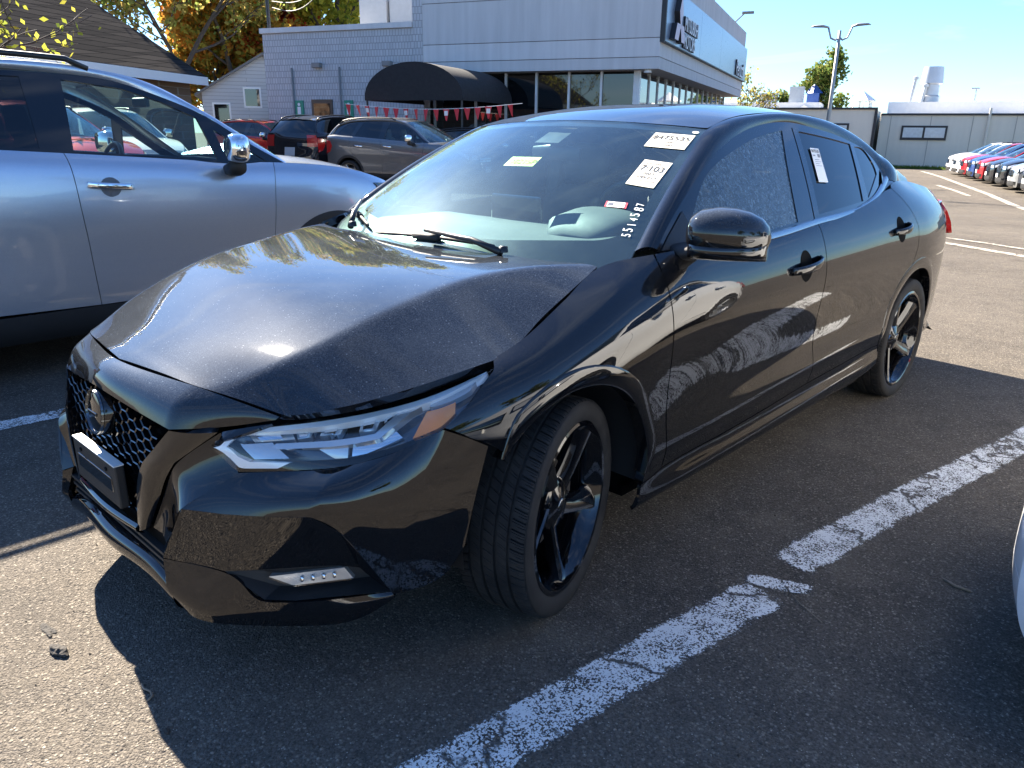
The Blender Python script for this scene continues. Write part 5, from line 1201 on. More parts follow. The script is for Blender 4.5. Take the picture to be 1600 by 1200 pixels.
# pennant line in front of the entrance
PN = empty('pennant_line', (-11.24, 18.46, 0), rad(21.1), 'string of red pennants strung below the awning', 'pennants')
RP_ = simple('pennant_red', (.55, .035, .05), .7); WPN = simple('pennant_white', (.75, .72, .70), .7)
m = MB(); m.tube([(-8.0+.1*k, -3.9, 2.0-.14*math.sin(math.pi*k/54)) for k in range(55)], .008, 5); m.build('cord', WPN, PN)
tri = None
for k in range(17):
    x = -7.9+.31*k; z = 2.0-.14*math.sin(math.pi*(x+8.0)/5.4)
    V = [(-.09, 0, 0), (.09, 0, 0), (.015, .03, -.30), (-.015, .03, -.30)]
    if tri is None: o = mob('pennant', V, [(0, 1, 2, 3)], RP_, PN); tri = o.data
    else: o = link(bpy.data.objects.new('pennant', tri), PN)
    o.location = (x, -3.9, z); o.rotation_euler = (random.uniform(-.2, .2), 0, random.uniform(-.5, .5))
    if k % 4 == 2:
        m = MB(); m.box((-.05, -.006, -.17), (.05, -.004, -.05)); q = m.build('mark', WPN, o)

# shingled shed at the left
SHINGLE = m_block('asphalt_shingle', (.035, .033, .031), (.060, .055, .050), (.015, .015, .015), .32, .16, .02, depth=.25)
BRICKB = m_block('tan_brick', (.20, .13, .09), (.27, .18, .12), (.30, .27, .23), .42, .20, .02)
SH = empty('shed', (0, 0, 0), 0, 'brown brick outbuilding with dark shingled roof behind the silver-blue crossover', 'building')
e1 = Vector((-21.3, 9.9, 0)); e0 = Vector((-17.2, 4.2, 0)); d = (e1-e0).normalized(); e0 = e0-d*9; nb = Vector((-d.y, d.x, 0)); nb = nb if nb.dot(e1) > 0 else -nb
L = (e1-e0).length; Ms = frame(e0, d, nb); zmul = 1 if Ms.to_3x3().col[2].z > 0 else -1
def sh(V): return [e0+d*v[0]+nb*v[1]+Vector((0, 0, v[2])) for v in V]
def hexa(V8, F=((0, 3, 2, 1), (4, 5, 6, 7), (0, 1, 5, 4), (1, 2, 6, 5), (2, 3, 7, 6), (3, 0, 4, 7))): return V8, F
def shbox(name, a, b, mat):
    m = MB(); m.box(a, b); m.V = [tuple(p) for p in sh(m.V)]; m.F = orient(m.V, m.F, (0, 0, 1)) if False else m.F; return m.build(name, mat, SH)
shbox('wall', (0, .4, 0), (L-.3, 7.6, 2.72), BRICKB)
m = MB(); m.add(sh([(L-.3, .4, 2.72), (L-.3, 7.6, 2.72), (L-.3, 4.0, 4.9), (L-.5, .4, 2.72), (L-.5, 7.6, 2.72), (L-.5, 4.0, 4.9)]), [(0, 1, 2), (5, 4, 3), (0, 2, 5, 3), (1, 4, 5, 2)]); m.build('gable', BRICKB, SH)
rf = sh([(-.3, 0, 2.75), (L, 0, 2.75), (L, 4.0, 5.2), (-.3, 4.0, 5.2), (-.3, 0, 2.63), (L, 0, 2.63), (L, 4.0, 5.08), (-.3, 4.0, 5.08)])
mob('roof', rf, [(0, 1, 2, 3), (4, 7, 6, 5), (0, 4, 5, 1), (1, 5, 6, 2), (3, 2, 6, 7)], SHINGLE, SH)
rf = sh([(-.3, 8.0, 2.75), (L, 8.0, 2.75), (L, 4.0, 5.2), (-.3, 4.0, 5.2)]); mob('roof', rf, [(0, 1, 2, 3)], SHINGLE, SH)
shbox('fascia', (-.3, -.03, 2.50), (L, .0, 2.73), WHITEP)
# white house beyond
HO = empty('white_house', (-33.2, 17.6, 0), rad(62), 'small white sided house with grey gables behind the cars', 'house')
SID = m_block('white_siding', (.55, .56, .56), (.58, .59, .59), (.30, .30, .31), 6., .16, .02, depth=.4); GRF = simple('roof_grey', (.16, .155, .15), .85)
def gable(x0, x1, y0, y1, zb, zr, par, mat, roofm):
    m = MB(); m.box((x0, y0, 0), (x1, y1, zb)); m.add([(x0, y0, zb), (x1, y0, zb), ((x0+x1)/2, y0, zr), (x0, y1, zb), (x1, y1, zb), ((x0+x1)/2, y1, zr)], [(0, 1, 2), (3, 5, 4), (0, 2, 5, 3), (1, 4, 5, 2)]); m.build('wall', mat, par)
    for s0, xx in ((0, x0), (1, x1)):
        xm = (x0+x1)/2; o = -.3 if s0 == 0 else .3
        V = [(xx+o, y0-.3, zb-.12), (xm, y0-.3, zr+.08), (xm, y1+.3, zr+.08), (xx+o, y1+.3, zb-.12), (xx+o, y0-.3, zb-.22), (xm, y0-.3, zr-.04), (xm, y1+.3, zr-.04), (xx+o, y1+.3, zb-.22)]
        mob('roof', V, [(0, 1, 2, 3), (7, 6, 5, 4), (0, 4, 5, 1), (2, 6, 7, 3), (0, 3, 7, 4)], roofm, par)
gable(-2.0, 3.6, 0, 7, 2.9, 4.55, HO, SID, GRF); gable(1.2, 4.8, -1.6, 2, 2.2, 3.3, HO, SID, GRF)
for x, z in ((.2, 2.3), (2.2, 3.1), (-1.2, 1.6)): w = MB().box((x-.32, -.03, z), (x+.32, .02, z+.75)).build('window', STOREG, HO); MB().box((x-.40, -.02, z-.08), (x+.40, .01, z+.83)).build('frame', WHITEP, w)
# long low wall-building at the far right
GREIGE = m_stucco('greige_render', (.68, .64, .55), .05); WHR = simple('white_membrane', (.72, .73, .74), .6); GALV = simple('galvanised_duct', (.46, .48, .50), .4, .5)
CAM0 = Vector((2.0778, -1.5034, 0)); wd = Vector((-.29, .957, 0)).normalized(); wr = Vector((wd.y, -wd.x, 0))
LW = empty('long_low_building', tuple(CAM0+wd*57.5+Vector((0, 0, -.703))), math.atan2(wr.y, wr.x), 'long low beige building behind the lot on the right', 'building'); LW.scale = (1.533,)*3
def xa(px): return (px-1428)/1600*50.0*.985     # width along the wall
m = MB(); m.box((-1.6, 0, 0), (14, 8, 2.12)); m.build('wall', GREIGE, LW); m = MB(); m.box((-1.6, -.06, 2.12), (14, .1, 2.20)); m.box((3.95, -.04, 0), (4.05, .0, 2.12)); m.box((4.35, -.04, 0), (4.45, 0, 2.12)); m.build('dark_edging', DKTRIM, LW)
m = MB(); m.box((-9, -1.2, 0), (-1.75, 8, 2.32)); m.build('wall', GREIGE, LW); m = MB(); m.box((-9, -1.27, 2.32), (-1.70, -1.1, 2.40)); m.box((-1.80, -1.25, 0), (-1.69, -1.19, 2.32)); m.build('dark_edging', DKTRIM, LW)
for x0, x1, y, z0, z1 in ((-.75, .95, 0, 1.15, 1.72), (-4.2, -2.7, -1.2, 1.25, 1.78)):
    w = MB().box((x0, y-.05, z0), (x1, y+.0, z1)).build('window', DKTRIM, LW)
    for a in (0, 1): xm = x0+.08+(x1-x0-.08)/2*a; MB().box((xm, y-.06, z0+.1), (xm+(x1-x0)/2-.12, y-.052, z1-.08)).build('pane', simple('pane_pale', (.50, .54, .57), .08, var=.25, sc=9), w)
m = MB(); m.tube([(2.35, -.05, 0), (2.35, -.05, 2.4)], .05, 8); m.build('downpipe', GREIGE, LW)
for x in np.arange(-1.2, 14, 1.5): MB().box((x-.012, -.012, 0), (x+.012, 0, 2.1)).build('panel_joint', simple('joint_grey', (.34, .33, .30), .9), LW) if abs(x-2.35) > .3 else None
RU = empty('rooftop_ducts', tuple(LW.location), LW.rotation_euler[2], 'white rooftop housing with ducts and vent stacks above the low building', 'ducts'); RU.scale = (1.533,)*3
m = MB(); m.box((-1.5, 3, 2.2), (4.4, 7, 2.75)); m.build('housing', WHR, RU)
m = MB(); m.lathe([(.42, 2.7), (.42, 3.0), (.36, 3.05), (.34, 3.5), (.47, 3.55), (.40, 4.25), (.38, 4.25)], 20, 'Z', (.1, 4, 0)); m.build('vent_stack', GALV, RU, angle=30)
for x, h in ((-.55, 3.72), (-.1, 3.4)): m = MB(); m.tube([(x-.15, 3.6, 2.2), (x, 3.6, h)], .07, 8); m.lathe([(.12, h), (.12, h+.1), (.001, h+.16)], 10, 'Z', (x, 3.6, 0)); m.build('flue', GALV, RU)
for x in (1.9, 3.9): m = MB(); m.tube([(x, 4, 2.7), (x, 4, 3.35)], .03, 6); m.box((x-.2, 3.95, 3.3), (x+.12, 4.05, 3.36)); m.build('mast', GALV, RU)
m = MB(); m.box((4.9, 6, 2.2), (14, 12, 3.12)); m.build('housing', WHR, RU)
for x in (5.3, 6.2, 8.0): m = MB(); m.tube([(x, 5.9, 2.2), (x+.1, 5.9, 3.05)], .045, 6); m.tube([(x, 5.9, 2.25), (x+1.1, 5.9, 3.0)], .03, 6); m.build('brace', GALV, RU)
# small cupola and blue turret beyond
m = MB(); CP = empty('cupola', tuple(CAM0+Vector((-.351, .936, 0))*60), 0, 'small open cupola with a pointed roof on the skyline', 'cupola')
m = MB(); m.lathe([(.02, 4.15), (.9, 3.55), (.9, 3.5), (.02, 3.5)], 8, 'Z'); m.build('roof', WHR, CP)
for k in range(6): m = MB(); m.tube([(.65*math.cos(k*1.047), .65*math.sin(k*1.047), 0), (.65*math.cos(k*1.047), .65*math.sin(k*1.047), 3.5)], .05, 6); m.build('post', WHR, CP)
TU = empty('blue_turret', tuple(CAM0+Vector((-.399, .917, 0))*62), .3, 'small blue roof turret in front of the green tree', 'turret')
m = MB(); m.box((-.4, -.4, 3.1), (.4, .4, 4.1)); m.lathe([(.02, 4.75), (.62, 4.1)], 4, 'Z'); m.build('turret', simple('turret_blue', (.03, .08, .28), .5), TU); m = MB(); m.prism([(-2, 0), (2, 0), (0, 1.3)], 3, frame((0, -1.5, 1.9), (1, 0, 0), (0, 0, 1))); m.box((-1.8, -1.4, 0), (1.8, 1.4, 1.95)); m.build('gable', WHR, TU)
# left end of the skyline strip, right of the showroom
SK_ = empty('distant_shop', tuple(CAM0+Vector((-.44, .898, 0))*58), rad(20), 'low distant shop with rooftop boxes right of the showroom', 'building')
m = MB(); m.box((-3.2, 0, 0), (3.0, 5, 2.9)); m.build('wall', simple('shop_brown', (.13, .10, .09), .8), SK_); m = MB(); m.box((-3.3, -.1, 2.9), (3.1, 5.1, 3.35)); m.build('coping', WHR, SK_); m = MB(); m.box((-1.0, 1, 3.35), (.2, 2, 4.0)); m.box((1.0, 1, 3.35), (1.9, 2, 4.4)); m.build('rooftop_box', GALV, SK_)

# twin-arm lamp post
LP = empty('lamp_post', tuple(CAM0+Vector((-.3815, .9245, 0))*30), math.atan2(wr.y, wr.x), 'tall twin-arm lamp post standing in front of the low building', 'street lamp'); LP.location.z = -.6; LP.scale = (1.08, 1.08, 1.13)
GLV = simple('lamp_post_grey', (.42, .40, .37), .45, .3)
m = MB(); m.tube([(0, 0, 0), (0, 0, .35)], .16, 12); m.build('footing', STUCCO, LP); m = MB(); m.tube([(0, 0, .3), (0, 0, 4.62)], [.075, .045], 12); m.build('pole', GLV, LP, True)
for sg in (1, -1):
    m = MB(); m.tube([(0, 0, 4.45), (sg*.10, 0, 4.36), (sg*.24, 0, 4.42), (sg*.30, 0, 4.58), (sg*.34, 0, 4.70)], .028, 8); a = m.build('arm', GLV, LP, True)
    V, F = loft([((sg*.32, 0, 4.71), (0, .05, 0), (0, 0, .025), 2.5), ((sg*.5, 0, 4.755), (0, .10, 0), (0, 0, .04), 2.5), ((sg*.78, 0, 4.76), (0, .09, 0), (0, 0, .03), 2.5), ((sg*.86, 0, 4.74), (0, .03, 0), (0, 0, .012), 2.5)], 14); mob('lamp_head', V, F, GLV, a, True)
# service mast and cables over the block wing
UM = empty('service_mast', (-11.24, 18.46, 0), rad(21.1), 'service mast at the left end of the block wing with drooping cables', 'mast')
m = MB(); m.tube([(-13.8, .3, 4.3), (-13.8, .3, 6.2), (-13.7, .3, 6.32), (-13.6, .3, 6.2)], .06, 8); m.build('conduit', DKTRIM, UM)
for k, (z0, z1, x1) in enumerate(((5.7, 7.4, -5.0), (5.5, 7.0, -5.5), (5.3, 6.6, -6.0))):
    m = MB(); m.tube([(-13.75+(x1+13.75)*q/20, .5-6*q/20, z0+(z1-z0)*q/20-1.0*math.sin(math.pi*q/20)) for q in range(21)], .014, 5); m.build('cable', DKTRIM if k else WFRAME, UM)
# ================================================================== trees
def m_leaf(name, cols):
    t = NT(name); g = t.n('NewGeometry'); r = t.n('ValToRGB'); e = r.color_ramp.elements
    e[0].position = 0; e[0].color = tuple(cols[0])+(1,); e[1].position = 1; e[1].color = tuple(cols[-1])+(1,)
    for i, c in enumerate(cols[1:-1]): q = e.new((i+1)/(len(cols)-1)); q.color = tuple(c)+(1,)
    t.l(g.outputs['Random Per Island'], r.inputs[0]); d = t.n('BsdfDiffuse'); t.l(r.outputs[0], d.inputs[0]); tr = t.n('BsdfTranslucent'); t.l(r.outputs[0], tr.inputs[0])
    m = t.n('MixShader'); m.inputs[0].default_value = .5; t.l(d.outputs[0], m.inputs[1]); t.l(tr.outputs[0], m.inputs[2]); return t.done(m.outputs[0])
BARK = simple('bark', (.075, .060, .048), .9, var=.35, sc=4, bump=.6, bsc=25)
L_ORANGE = m_leaf('leaves_orange', [(.42, .14, .03), (.52, .28, .05), (.40, .34, .07), (.20, .24, .05)])
L_YG = m_leaf('leaves_yellow_green', [(.16, .22, .03), (.36, .36, .05), (.46, .40, .06), (.10, .16, .03)])
L_RED = m_leaf('leaves_red', [(.42, .04, .03), (.32, .07, .03), (.46, .12, .03)])
L_GREEN = m_leaf('leaves_green', [(.06, .10, .025), (.10, .15, .035), (.14, .18, .05), (.22, .20, .05)])
L_BROWN = m_leaf('leaves_brown', [(.34, .22, .08), (.42, .34, .10), (.26, .30, .08), (.16, .22, .05)])
def tree(label, loc, h, spread, leafm, nleaf, seed, leaf=.16, trunk=.16, crown0=.3, lean=(0, 0), sparse=1., name='broadleaf_tree', droop=0.):
    rs = np.random.default_rng(seed); R = empty(name, loc, 0, label, 'tree'); m = MB(); tips = []
    def branch(p, d, L, r, lv):
        n = 5; pts = [p]; rr = [r]; q = Vector(p); dd = Vector(d)
        for i in range(n):
            dd = (dd+Vector(rs.normal(0, .13, 3))+Vector((0, 0, .05-droop))).normalized(); q = q+dd*(L/n); pts.append(q.copy()); rr.append(r*(1-.72*(i+1)/n)+.004)
        m.tube(pts, rr, 7 if lv == 0 else 5, False)
        if lv >= 2: tips.append(pts)
        if lv < 3:
            k = (7, 5, 4)[lv]
            for i in range(k):
                t = crown0+(1-crown0)*(i+rs.random())/k if lv == 0 else .25+.75*(i+rs.random())/k
                j = min(n-1, int(t*n)); b = pts[j].lerp(pts[j+1], t*n-j); az = rs.random()*6.28+i*2.4; tilt = (.95, .8, .8)[lv]*(1.1-.45*t if lv == 0 else 1)
                ax = Vector((math.cos(az), math.sin(az), 0)); nd = (dd*math.cos(tilt)+ax*math.sin(tilt)).normalized()
                branch(b, nd, L*(.62 if lv == 0 else .6)*(1.15-.5*t)*(spread if lv == 0 else 1), max(.006, rr[j]*.55), lv+1)
    branch(Vector((0, 0, 0)), Vector((lean[0], lean[1], 1)).normalized(), h, trunk, 0)
    m.build('trunk', BARK, R, True)
    V = []; F = []; tips_ = tips
    for i in range(int(nleaf*sparse)):
        b = tips_[rs.integers(len(tips_))]; k = rs.integers(1, len(b)); c = Vector(b[k])+Vector(rs.normal(0, .22 if h > 3 else .1, 3))*min(1, h/6); u = Vector(rs.normal(0, 1, 3)).normalized(); w = u.cross(Vector(rs.normal(0, 1, 3))).normalized(); s = leaf*(.6+.8*rs.random()); kk = len(V)
        V += [c-u*s*.5, c+w*s*.32, c+u*s*.55, c-w*s*.32]; F.append((kk, kk+1, kk+2, kk+3))
    mob('crown', V, F, leafm, R); return R
def dirpt(dx, dy, D): return tuple(CAM0+Vector((dx, dy, 0)).normalized()*D)
tree('orange maple in autumn colour rising between the shed and the block wing', dirpt(-.875, .484, 46), 7.6, .85, L_ORANGE, 9000, 3, .30, .22)
tree('rusty orange tree just right of the maple, above the white house', dirpt(-.885, .463, 50), 7.2, .9, L_ORANGE, 7000, 13, .30, .2)
tree('red maple behind the left end of the block wing', dirpt(-.868, .50, 50), 9.6, .7, L_RED, 8000, 4, .28, .2)
tree('yellow-green tree rising behind the roof of the block wing', dirpt(-.815, .58, 48), 9.8, .95, L_YG, 16000, 5, .32, .25)
tree('second yellow-green tree behind the rooftop unit', dirpt(-.84, .54, 52), 10.5, .9, L_YG, 12000, 15, .32, .25)
tree('tall thinly leaved brown tree behind the shed', dirpt(-.925, .385, 40), 9.5, 1.05, L_BROWN, 13000, 6, .22, .15)
tree('tall bare-limbed tree over the left end of the shed roof', dirpt(-.955, .30, 40), 9.5, 1.0, L_BROWN, 11000, 16, .22, .15)
tree('twiggy small tree with a few yellow leaves at the left edge', (-12.6, 1.2, 0), 3.7, 1.15, L_YG, 900, 8, .10, .06, .35)
tree('green tree on the skyline left of the lamp post', dirpt(-.385, .923, 62), 5.6, .62, L_GREEN, 3600, 9, .26, .10)
tree('small green tree left of the skyline tree', dirpt(-.425, .905, 60), 3.2, .8, L_GREEN, 1500, 19, .26, .1)
tree('scraggly bush against the far end of the showroom', dirpt(-.458, .889, 50), 3.6, .9, L_BROWN, 700, 10, .18, .08)

tree('rusty bushy tree left of the white house, behind the shed', dirpt(-.897, .442, 46), 5.0, 1.0, L_ORANGE, 9000, 23, .28, .14)
# trees and cars across the aisle, which the sedan's flank mirrors
t0 = tree('green tree across the aisle, mirrored in the sedan', (34, 14, 0), 9.5, .9, L_GREEN, 9000, 31, .34, .22)
for i, (x, y, s) in enumerate(((36, 4, .9), (33, -7, 1.1), (38, 24, 1.0), (35, 34, .85))):
    c = copy_tree(t0); c.location = (x, y, 0); c.scale = (s, s, s); c.rotation_euler = (0, 0, i*1.7+.6)
    c['label'] = ('broad tree left of the mirrored green tree', 'large tree at the near end of the mirrored tree line', 'tree right of the mirrored green tree', 'small tree at the far end of the mirrored tree line')[i]
# ================================================================== painted lines, kerb grass, litter
def m_worn_paint(name, col, wear):
    "road paint worn through to the asphalt; the holes are open"
    t = NT(name); co = t.pos()
    n1 = t.noise(co, 150, 5, .65); n2 = t.noise(co, 11, 6, .65); v = t.n('TexVoronoi', sc=190); t.l(co, v.inputs['Vector'])
    a = t.math('ADD', t.math('MULTIPLY', n1, .75), t.math('ADD', t.math('MULTIPLY', n2, .45), t.math('MULTIPLY', v.outputs['Distance'], -.25)))
    vc = t.n('TexVoronoi', sc=1.5); vc.feature = 'DISTANCE_TO_EDGE'; w = t.n('VectorMath', operation='ADD'); nn = t.n('TexNoise', sc=9, de=5); t.l(co, nn.inputs['Vector'])
    sc_ = t.n('VectorMath', operation='SCALE'); sc_.inputs['Scale'].default_value = .22; t.l(nn.outputs['Color'], sc_.inputs[0]); t.l(co, w.inputs[0]); t.l(sc_.outputs[0], w.inputs[1]); t.l(w.outputs[0], vc.inputs['Vector'])
    ck = t.ramp(t.math('ADD', vc.outputs['Distance'], t.math('MULTIPLY', n1, .02)), .012, .028)
    al = t.math('MULTIPLY', t.ramp(a, wear, wear+.05), ck)
    uv = t.n('Attribute'); uv.attribute_name = 'edge'
    ed = t.ramp(t.math('ADD', uv.outputs['Fac'], t.math('ADD', t.math('MULTIPLY', t.math('SUBTRACT', n1, .5), .9), t.math('MULTIPLY', t.math('SUBTRACT', n2, .5), .8))), .14, .24)
    al = t.math('MULTIPLY', al, ed)
    c = t.mix(t.noise(co, 30, 5), [x*.8 for x in col], col); d = t.bsdf(col=c, rough=.75, spec=.25, nrm=t.bump(t.noise(co, 200, 5), .5, .004)); tr = t.n('BsdfTransparent'); m = t.n('MixShader')
    t.l(al, m.inputs[0]); t.l(tr.outputs[0], m.inputs[1]); t.l(d, m.inputs[2]); return t.done(m.outputs[0])
LINEW = m_worn_paint('worn_white_paint', (.78, .78, .76), .415); LINEF = m_worn_paint('faded_line_paint', (.62, .57, .48), .44)
def line(name, pts, w, mat, label, z=.004):
    pts = [np.array(p, float) for p in pts]; a_, b_ = pts[0], pts[-1]; ua = (pts[1]-a_)/np.linalg.norm(pts[1]-a_); ub = (pts[-2]-b_)/np.linalg.norm(pts[-2]-b_)
    pts = [a_, a_+ua*.05]+pts[1:-1]+[b_+ub*.05, b_]; V = []; E_ = []; n = len(pts)
    for i, p in enumerate(pts):
        d = pts[min(i+1, n-1)]-pts[max(i-1, 0)]; d /= np.linalg.norm(d); nn = np.array([-d[1], d[0]])
        for q in np.linspace(-.5, .5, 7): pp = p+nn*q*w; V.append((pp[0], pp[1], z+zg(pp[1]))); E_.append(0. if i in (0, n-1) else 1-abs(q)*2)
    o = mob(name, V, orient(V, grid_faces(n, 7), (0, 0, 1)), mat); a = o.data.attributes.new('edge', 'FLOAT', 'POINT'); a.data.foreach_set('value', E_); tag(o, label, None, None, 'structure'); return o
line('painted_line', [(.94, -1.6), (1.085, -.60), (1.18, .05), (1.25, .50)], .165, LINEW, 'worn white stall line beside the sedan, front stretch')
line('painted_line', [(1.235, .69), (1.36, 1.5), (1.535, 2.49), (1.66, 3.35), (1.80, 4.2)], .165, LINEW, 'worn white stall line beside the sedan, rear stretch', .0042)
line('painted_line', [(1.165, .53), (1.23, .545), (1.30, .575), (1.36, .60)], .075, LINEW, 'small flake of white paint at the break in the stall line')
line('painted_line', [(-1.95, -2.2), (-1.90, -.75), (-1.85, .4), (-1.75, 3.0)], .14, LINEW, 'worn white stall line left of the sedan', .0044)
line('painted_line', [(-12.3, 47.2), (-9.6, 41.2), (-7.3, 35.6), (-5.05, 30.2), (-3.9, 27.2), (-3.2, 25.4), (-2.6, 23.9), (-1.6, 21.5)], .26, LINEF, 'pale curving line across the far lot', .02)
line('painted_line', [(-7.7, 33.9), (-6.3, 31.0), (-5.1, 28.3)], .2, LINEF, 'short faded line in the far lot', .02)
line('painted_line', [(-1.6, 9.95), (-1.03, 9.78), (-.79, 9.65), (.2, 9.05), (1.2, 8.5)], .17, LINEF, 'faded pale line just behind the sedan', .01)
line('painted_line', [(-1.2, 10.35), (-.49, 10.06), (.3, 9.6)], .10, LINEF, 'second faded line branching behind the sedan', .016)
TAR = simple('tar_seam', (.055, .05, .045), .8, var=.3)
m = MB(); 
for (pa, pb) in (((-3.2, 16.6), (3.5, 21.0)), ((-9.0, 34.2), (4.0, 42.0))):
    pa, pb = Vector(pa+(0,)), Vector(pb+(0,)); n = 40; pts = [pa.lerp(pb, k/n)+Vector((0, .10*math.sin(k*1.3)+.06*math.sin(k*.37), .0)) for k in range(n+1)]
    for q in pts: q.z = zg(q.y)+.02
    for k in range(n): a, b = pts[k], pts[k+1]; w = Vector((0, .022+.012*math.sin(k*2.1), 0)); m.add([a-w, b-w, b+w, a+w], [(0, 1, 2, 3)])
tag(m.build('asphalt_seam', TAR), 'dark tar seams in the far lot', None, None, 'structure')
# grass verge at the foot of the low building
GRM = m_leaf('grass_blades', [(.06, .11, .02), (.10, .16, .03), (.15, .17, .05)])
V = []; F = []; rs = np.random.default_rng(3); c0 = CAM0+wd*55.6
for i in range(9000):
    q = c0+wr*rs.uniform(-15, 20)+wd*rs.uniform(-1.2, 1.4)+Vector((0, 0, -.6)); a = rs.random()*6.28; h = .08+.14*rs.random(); k = len(V); u = Vector((math.cos(a), math.sin(a), 0))*.02
    V += [q-u, q+u, q+Vector((rs.normal(0, .03), rs.normal(0, .03), h))]; F.append((k, k+1, k+2))
for q in (c0,):
    k = len(V); V += [q-wr*15-wd*1.3+Vector((0, 0, -.58)), q+wr*20-wd*1.3+Vector((0, 0, -.58)), q+wr*20+wd*1.6+Vector((0, 0, -.56)), q-wr*15+wd*1.6+Vector((0, 0, -.56))]; F.append((k, k+1, k+2, k+3))
tag(mob('grass_verge', V, F, GRM), 'narrow strip of grass along the low building', 'grass', None, 'stuff')
# clod, twigs, leaves and loose chippings in the foreground
DIRT = simple('dirt_clod', (.045, .040, .035), .95, var=.4, sc=40, bump=.8, bsc=120)
def clod(loc, s, label, seed):
    bm = bmesh.new(); bmesh.ops.create_icosphere(bm, subdivisions=3, radius=1); rs = np.random.default_rng(seed)
    ks = [(rs.normal(0, 3.2, 3), rs.random()*6) for _ in range(9)]
    for v in bm.verts:
        f = 1+sum(.10*math.sin(v.co.dot(Vector(k))+p) for k, p in ks); v.co *= f; v.co.x *= s[0]; v.co.y *= s[1]; v.co.z = max(-.2, v.co.z)*s[2]
    me = bpy.data.meshes.new('asphalt_clod'); bm.to_mesh(me); bm.free(); me.materials.append(DIRT); o = link(bpy.data.objects.new('asphalt_clod', me)); o.location = loc; tag(o, label, 'clod')
clod((.045, -1.085, .006), (.030, .017, .014), 'dark clod of asphalt lying in the sun left of the bumper', 2)
clod((-.075, -1.075, .001), (.035, .012, .004), 'flat crumb of dirt just left of the dark clod', 5)
clod((.53, -1.01, .003), (.009, .006, .005), 'tiny pebble near the bottom edge in the sun', 8)
TWG = simple('twig', (.20, .16, .12), .9, var=.3)
def twig(pts, r, label): m = MB(); m.tube(pts, r, 6); tag(m.build('twig', TWG, None, True), label, 'twig')
twig([(.33, -.985, .004), (.355, -.99, .007), (.375, -.982, .006), (.392, -.985, .004), (.40, -1.0, .004)], .0028, 'forked twig on the sunlit asphalt below the bumper')
twig([(-1.16, -.62, .004), (-1.10, -.66, .006), (-1.05, -.70, .004)], .003, 'thin twig in the shadow left of the grille')
twig([(.86, .22, .004), (.872, .235, .012), (.89, .23, .004)], .0016, 'curled stem beside the front wheel')
twig([(1.28, .56, .005), (1.36, .50, .006), (1.44, .46, .004)], .0012, 'thin twig by the broken stall line')
twig([(1.62, .95, .004), (1.66, .93, .006), (1.70, .935, .004)], .004, 'short pale stick near the white car')
CHIP = m_leaf('stone_chips', [(.06, .055, .05), (.20, .18, .15), (.34, .30, .25)])
V = []; F = []; rs = np.random.default_rng(11)
for i in range(2600):
    x, y = rs.uniform(-1.6, 2.2), rs.uniform(-1.5, 3.0); s = .0012+.0035*rs.random()**3; k = len(V); a = rs.random()*6.28
    c, sn = math.cos(a)*s, math.sin(a)*s
    V += [(x+c, y+sn, .0005), (x-sn, y+c, .0005), (x-c*.9, y-sn*.9, .0005), (x+sn*.8, y-c*.8, .0005), (x+.1*c, y+.1*sn, s*1.1)]; F += [(k, k+1, k+4), (k+1, k+2, k+4), (k+2, k+3, k+4), (k+3, k, k+4)]
tag(mob('loose_chippings', V, F, CHIP), 'loose stone chips scattered over the asphalt', 'gravel', None, 'stuff')

# ================================================================== stickers, lettering and wipers on the sedan
def wsp(s, t, off=0.):
    P = np.array([(s, t)]); e = 1e-3; p = ws(P)[0]; n = np.cross(ws(P+[e, 0])[0]-ws(P-[e, 0])[0], ws(P+[0, e])[0]-ws(P-[0, e])[0]); n /= np.linalg.norm(n); n = n if n[2] > 0 else -n; return Vector(p+n*off)
def sticker(name, c4, mat, label, off=.0025, n=8):
    "c4: corners in glass coordinates, top-left, top-right, bottom-right, bottom-left as seen from outside"
    c = np.array(c4, float); V = []
    for i in range(n+1):
        for j in range(n+1):
            u, v = i/n, j/n; q = (c[0]*(1-u)+c[1]*u)*(1-v)+(c[3]*(1-u)+c[2]*u)*v; V.append(wsp(q[0], q[1], off))
    o = mob(name, V, orient(V, grid_faces(n+1, n+1), (0, -1, 1)), mat, CAR, True); o['label'] = label
    def at_(u, v, o2=.0035): q = (c[0]*(1-u)+c[1]*u)*(1-v)+(c[3]*(1-u)+c[2]*u)*v; return wsp(q[0], q[1], o2)
    def txt(body, u, v, hgt, mat2=INK, sx=1.): text_obj('lettering', body, hgt, frame(at_(u, v), at_(min(1, u+.2), v)-at_(u-.2, v), at_(u, v-.1)-at_(u, v+.1)), mat2, o, .0002, 'CENTER', (sx, 1))
    def bar(u0, u1, v, w, mat2=INK):
        a, b, c_, d = at_(u0, v-w), at_(u1, v-w), at_(u1, v+w), at_(u0, v+w); mob('printed_bar', [a, b, c_, d], orient([a, b, c_, d], [(0, 1, 2, 3)], (0, -1, 1)), mat2, o)
    return o, txt, bar
o, txt, bar = sticker('windshield_sticker', [(.732, .915), (.968, .918), (.963, .772), (.735, .785)], PAPER, 'cream paper slip with a long printed number at the top corner of the windshield')
txt('8475535', .5, .33, .041, INK, .95); txt('0083', .55, .62, .016, INK); txt('0083', .55, .82, .016, INK); txt('QA 83', .17, .66, .010, INK); bar(.08, .42, .86, .008)
o, txt, bar = sticker('windshield_sticker', [(.802, .668), (.953, .645), (.94, .435), (.798, .470)], PAPER, 'cream paper slip printed 7:103 below the numbered slip')
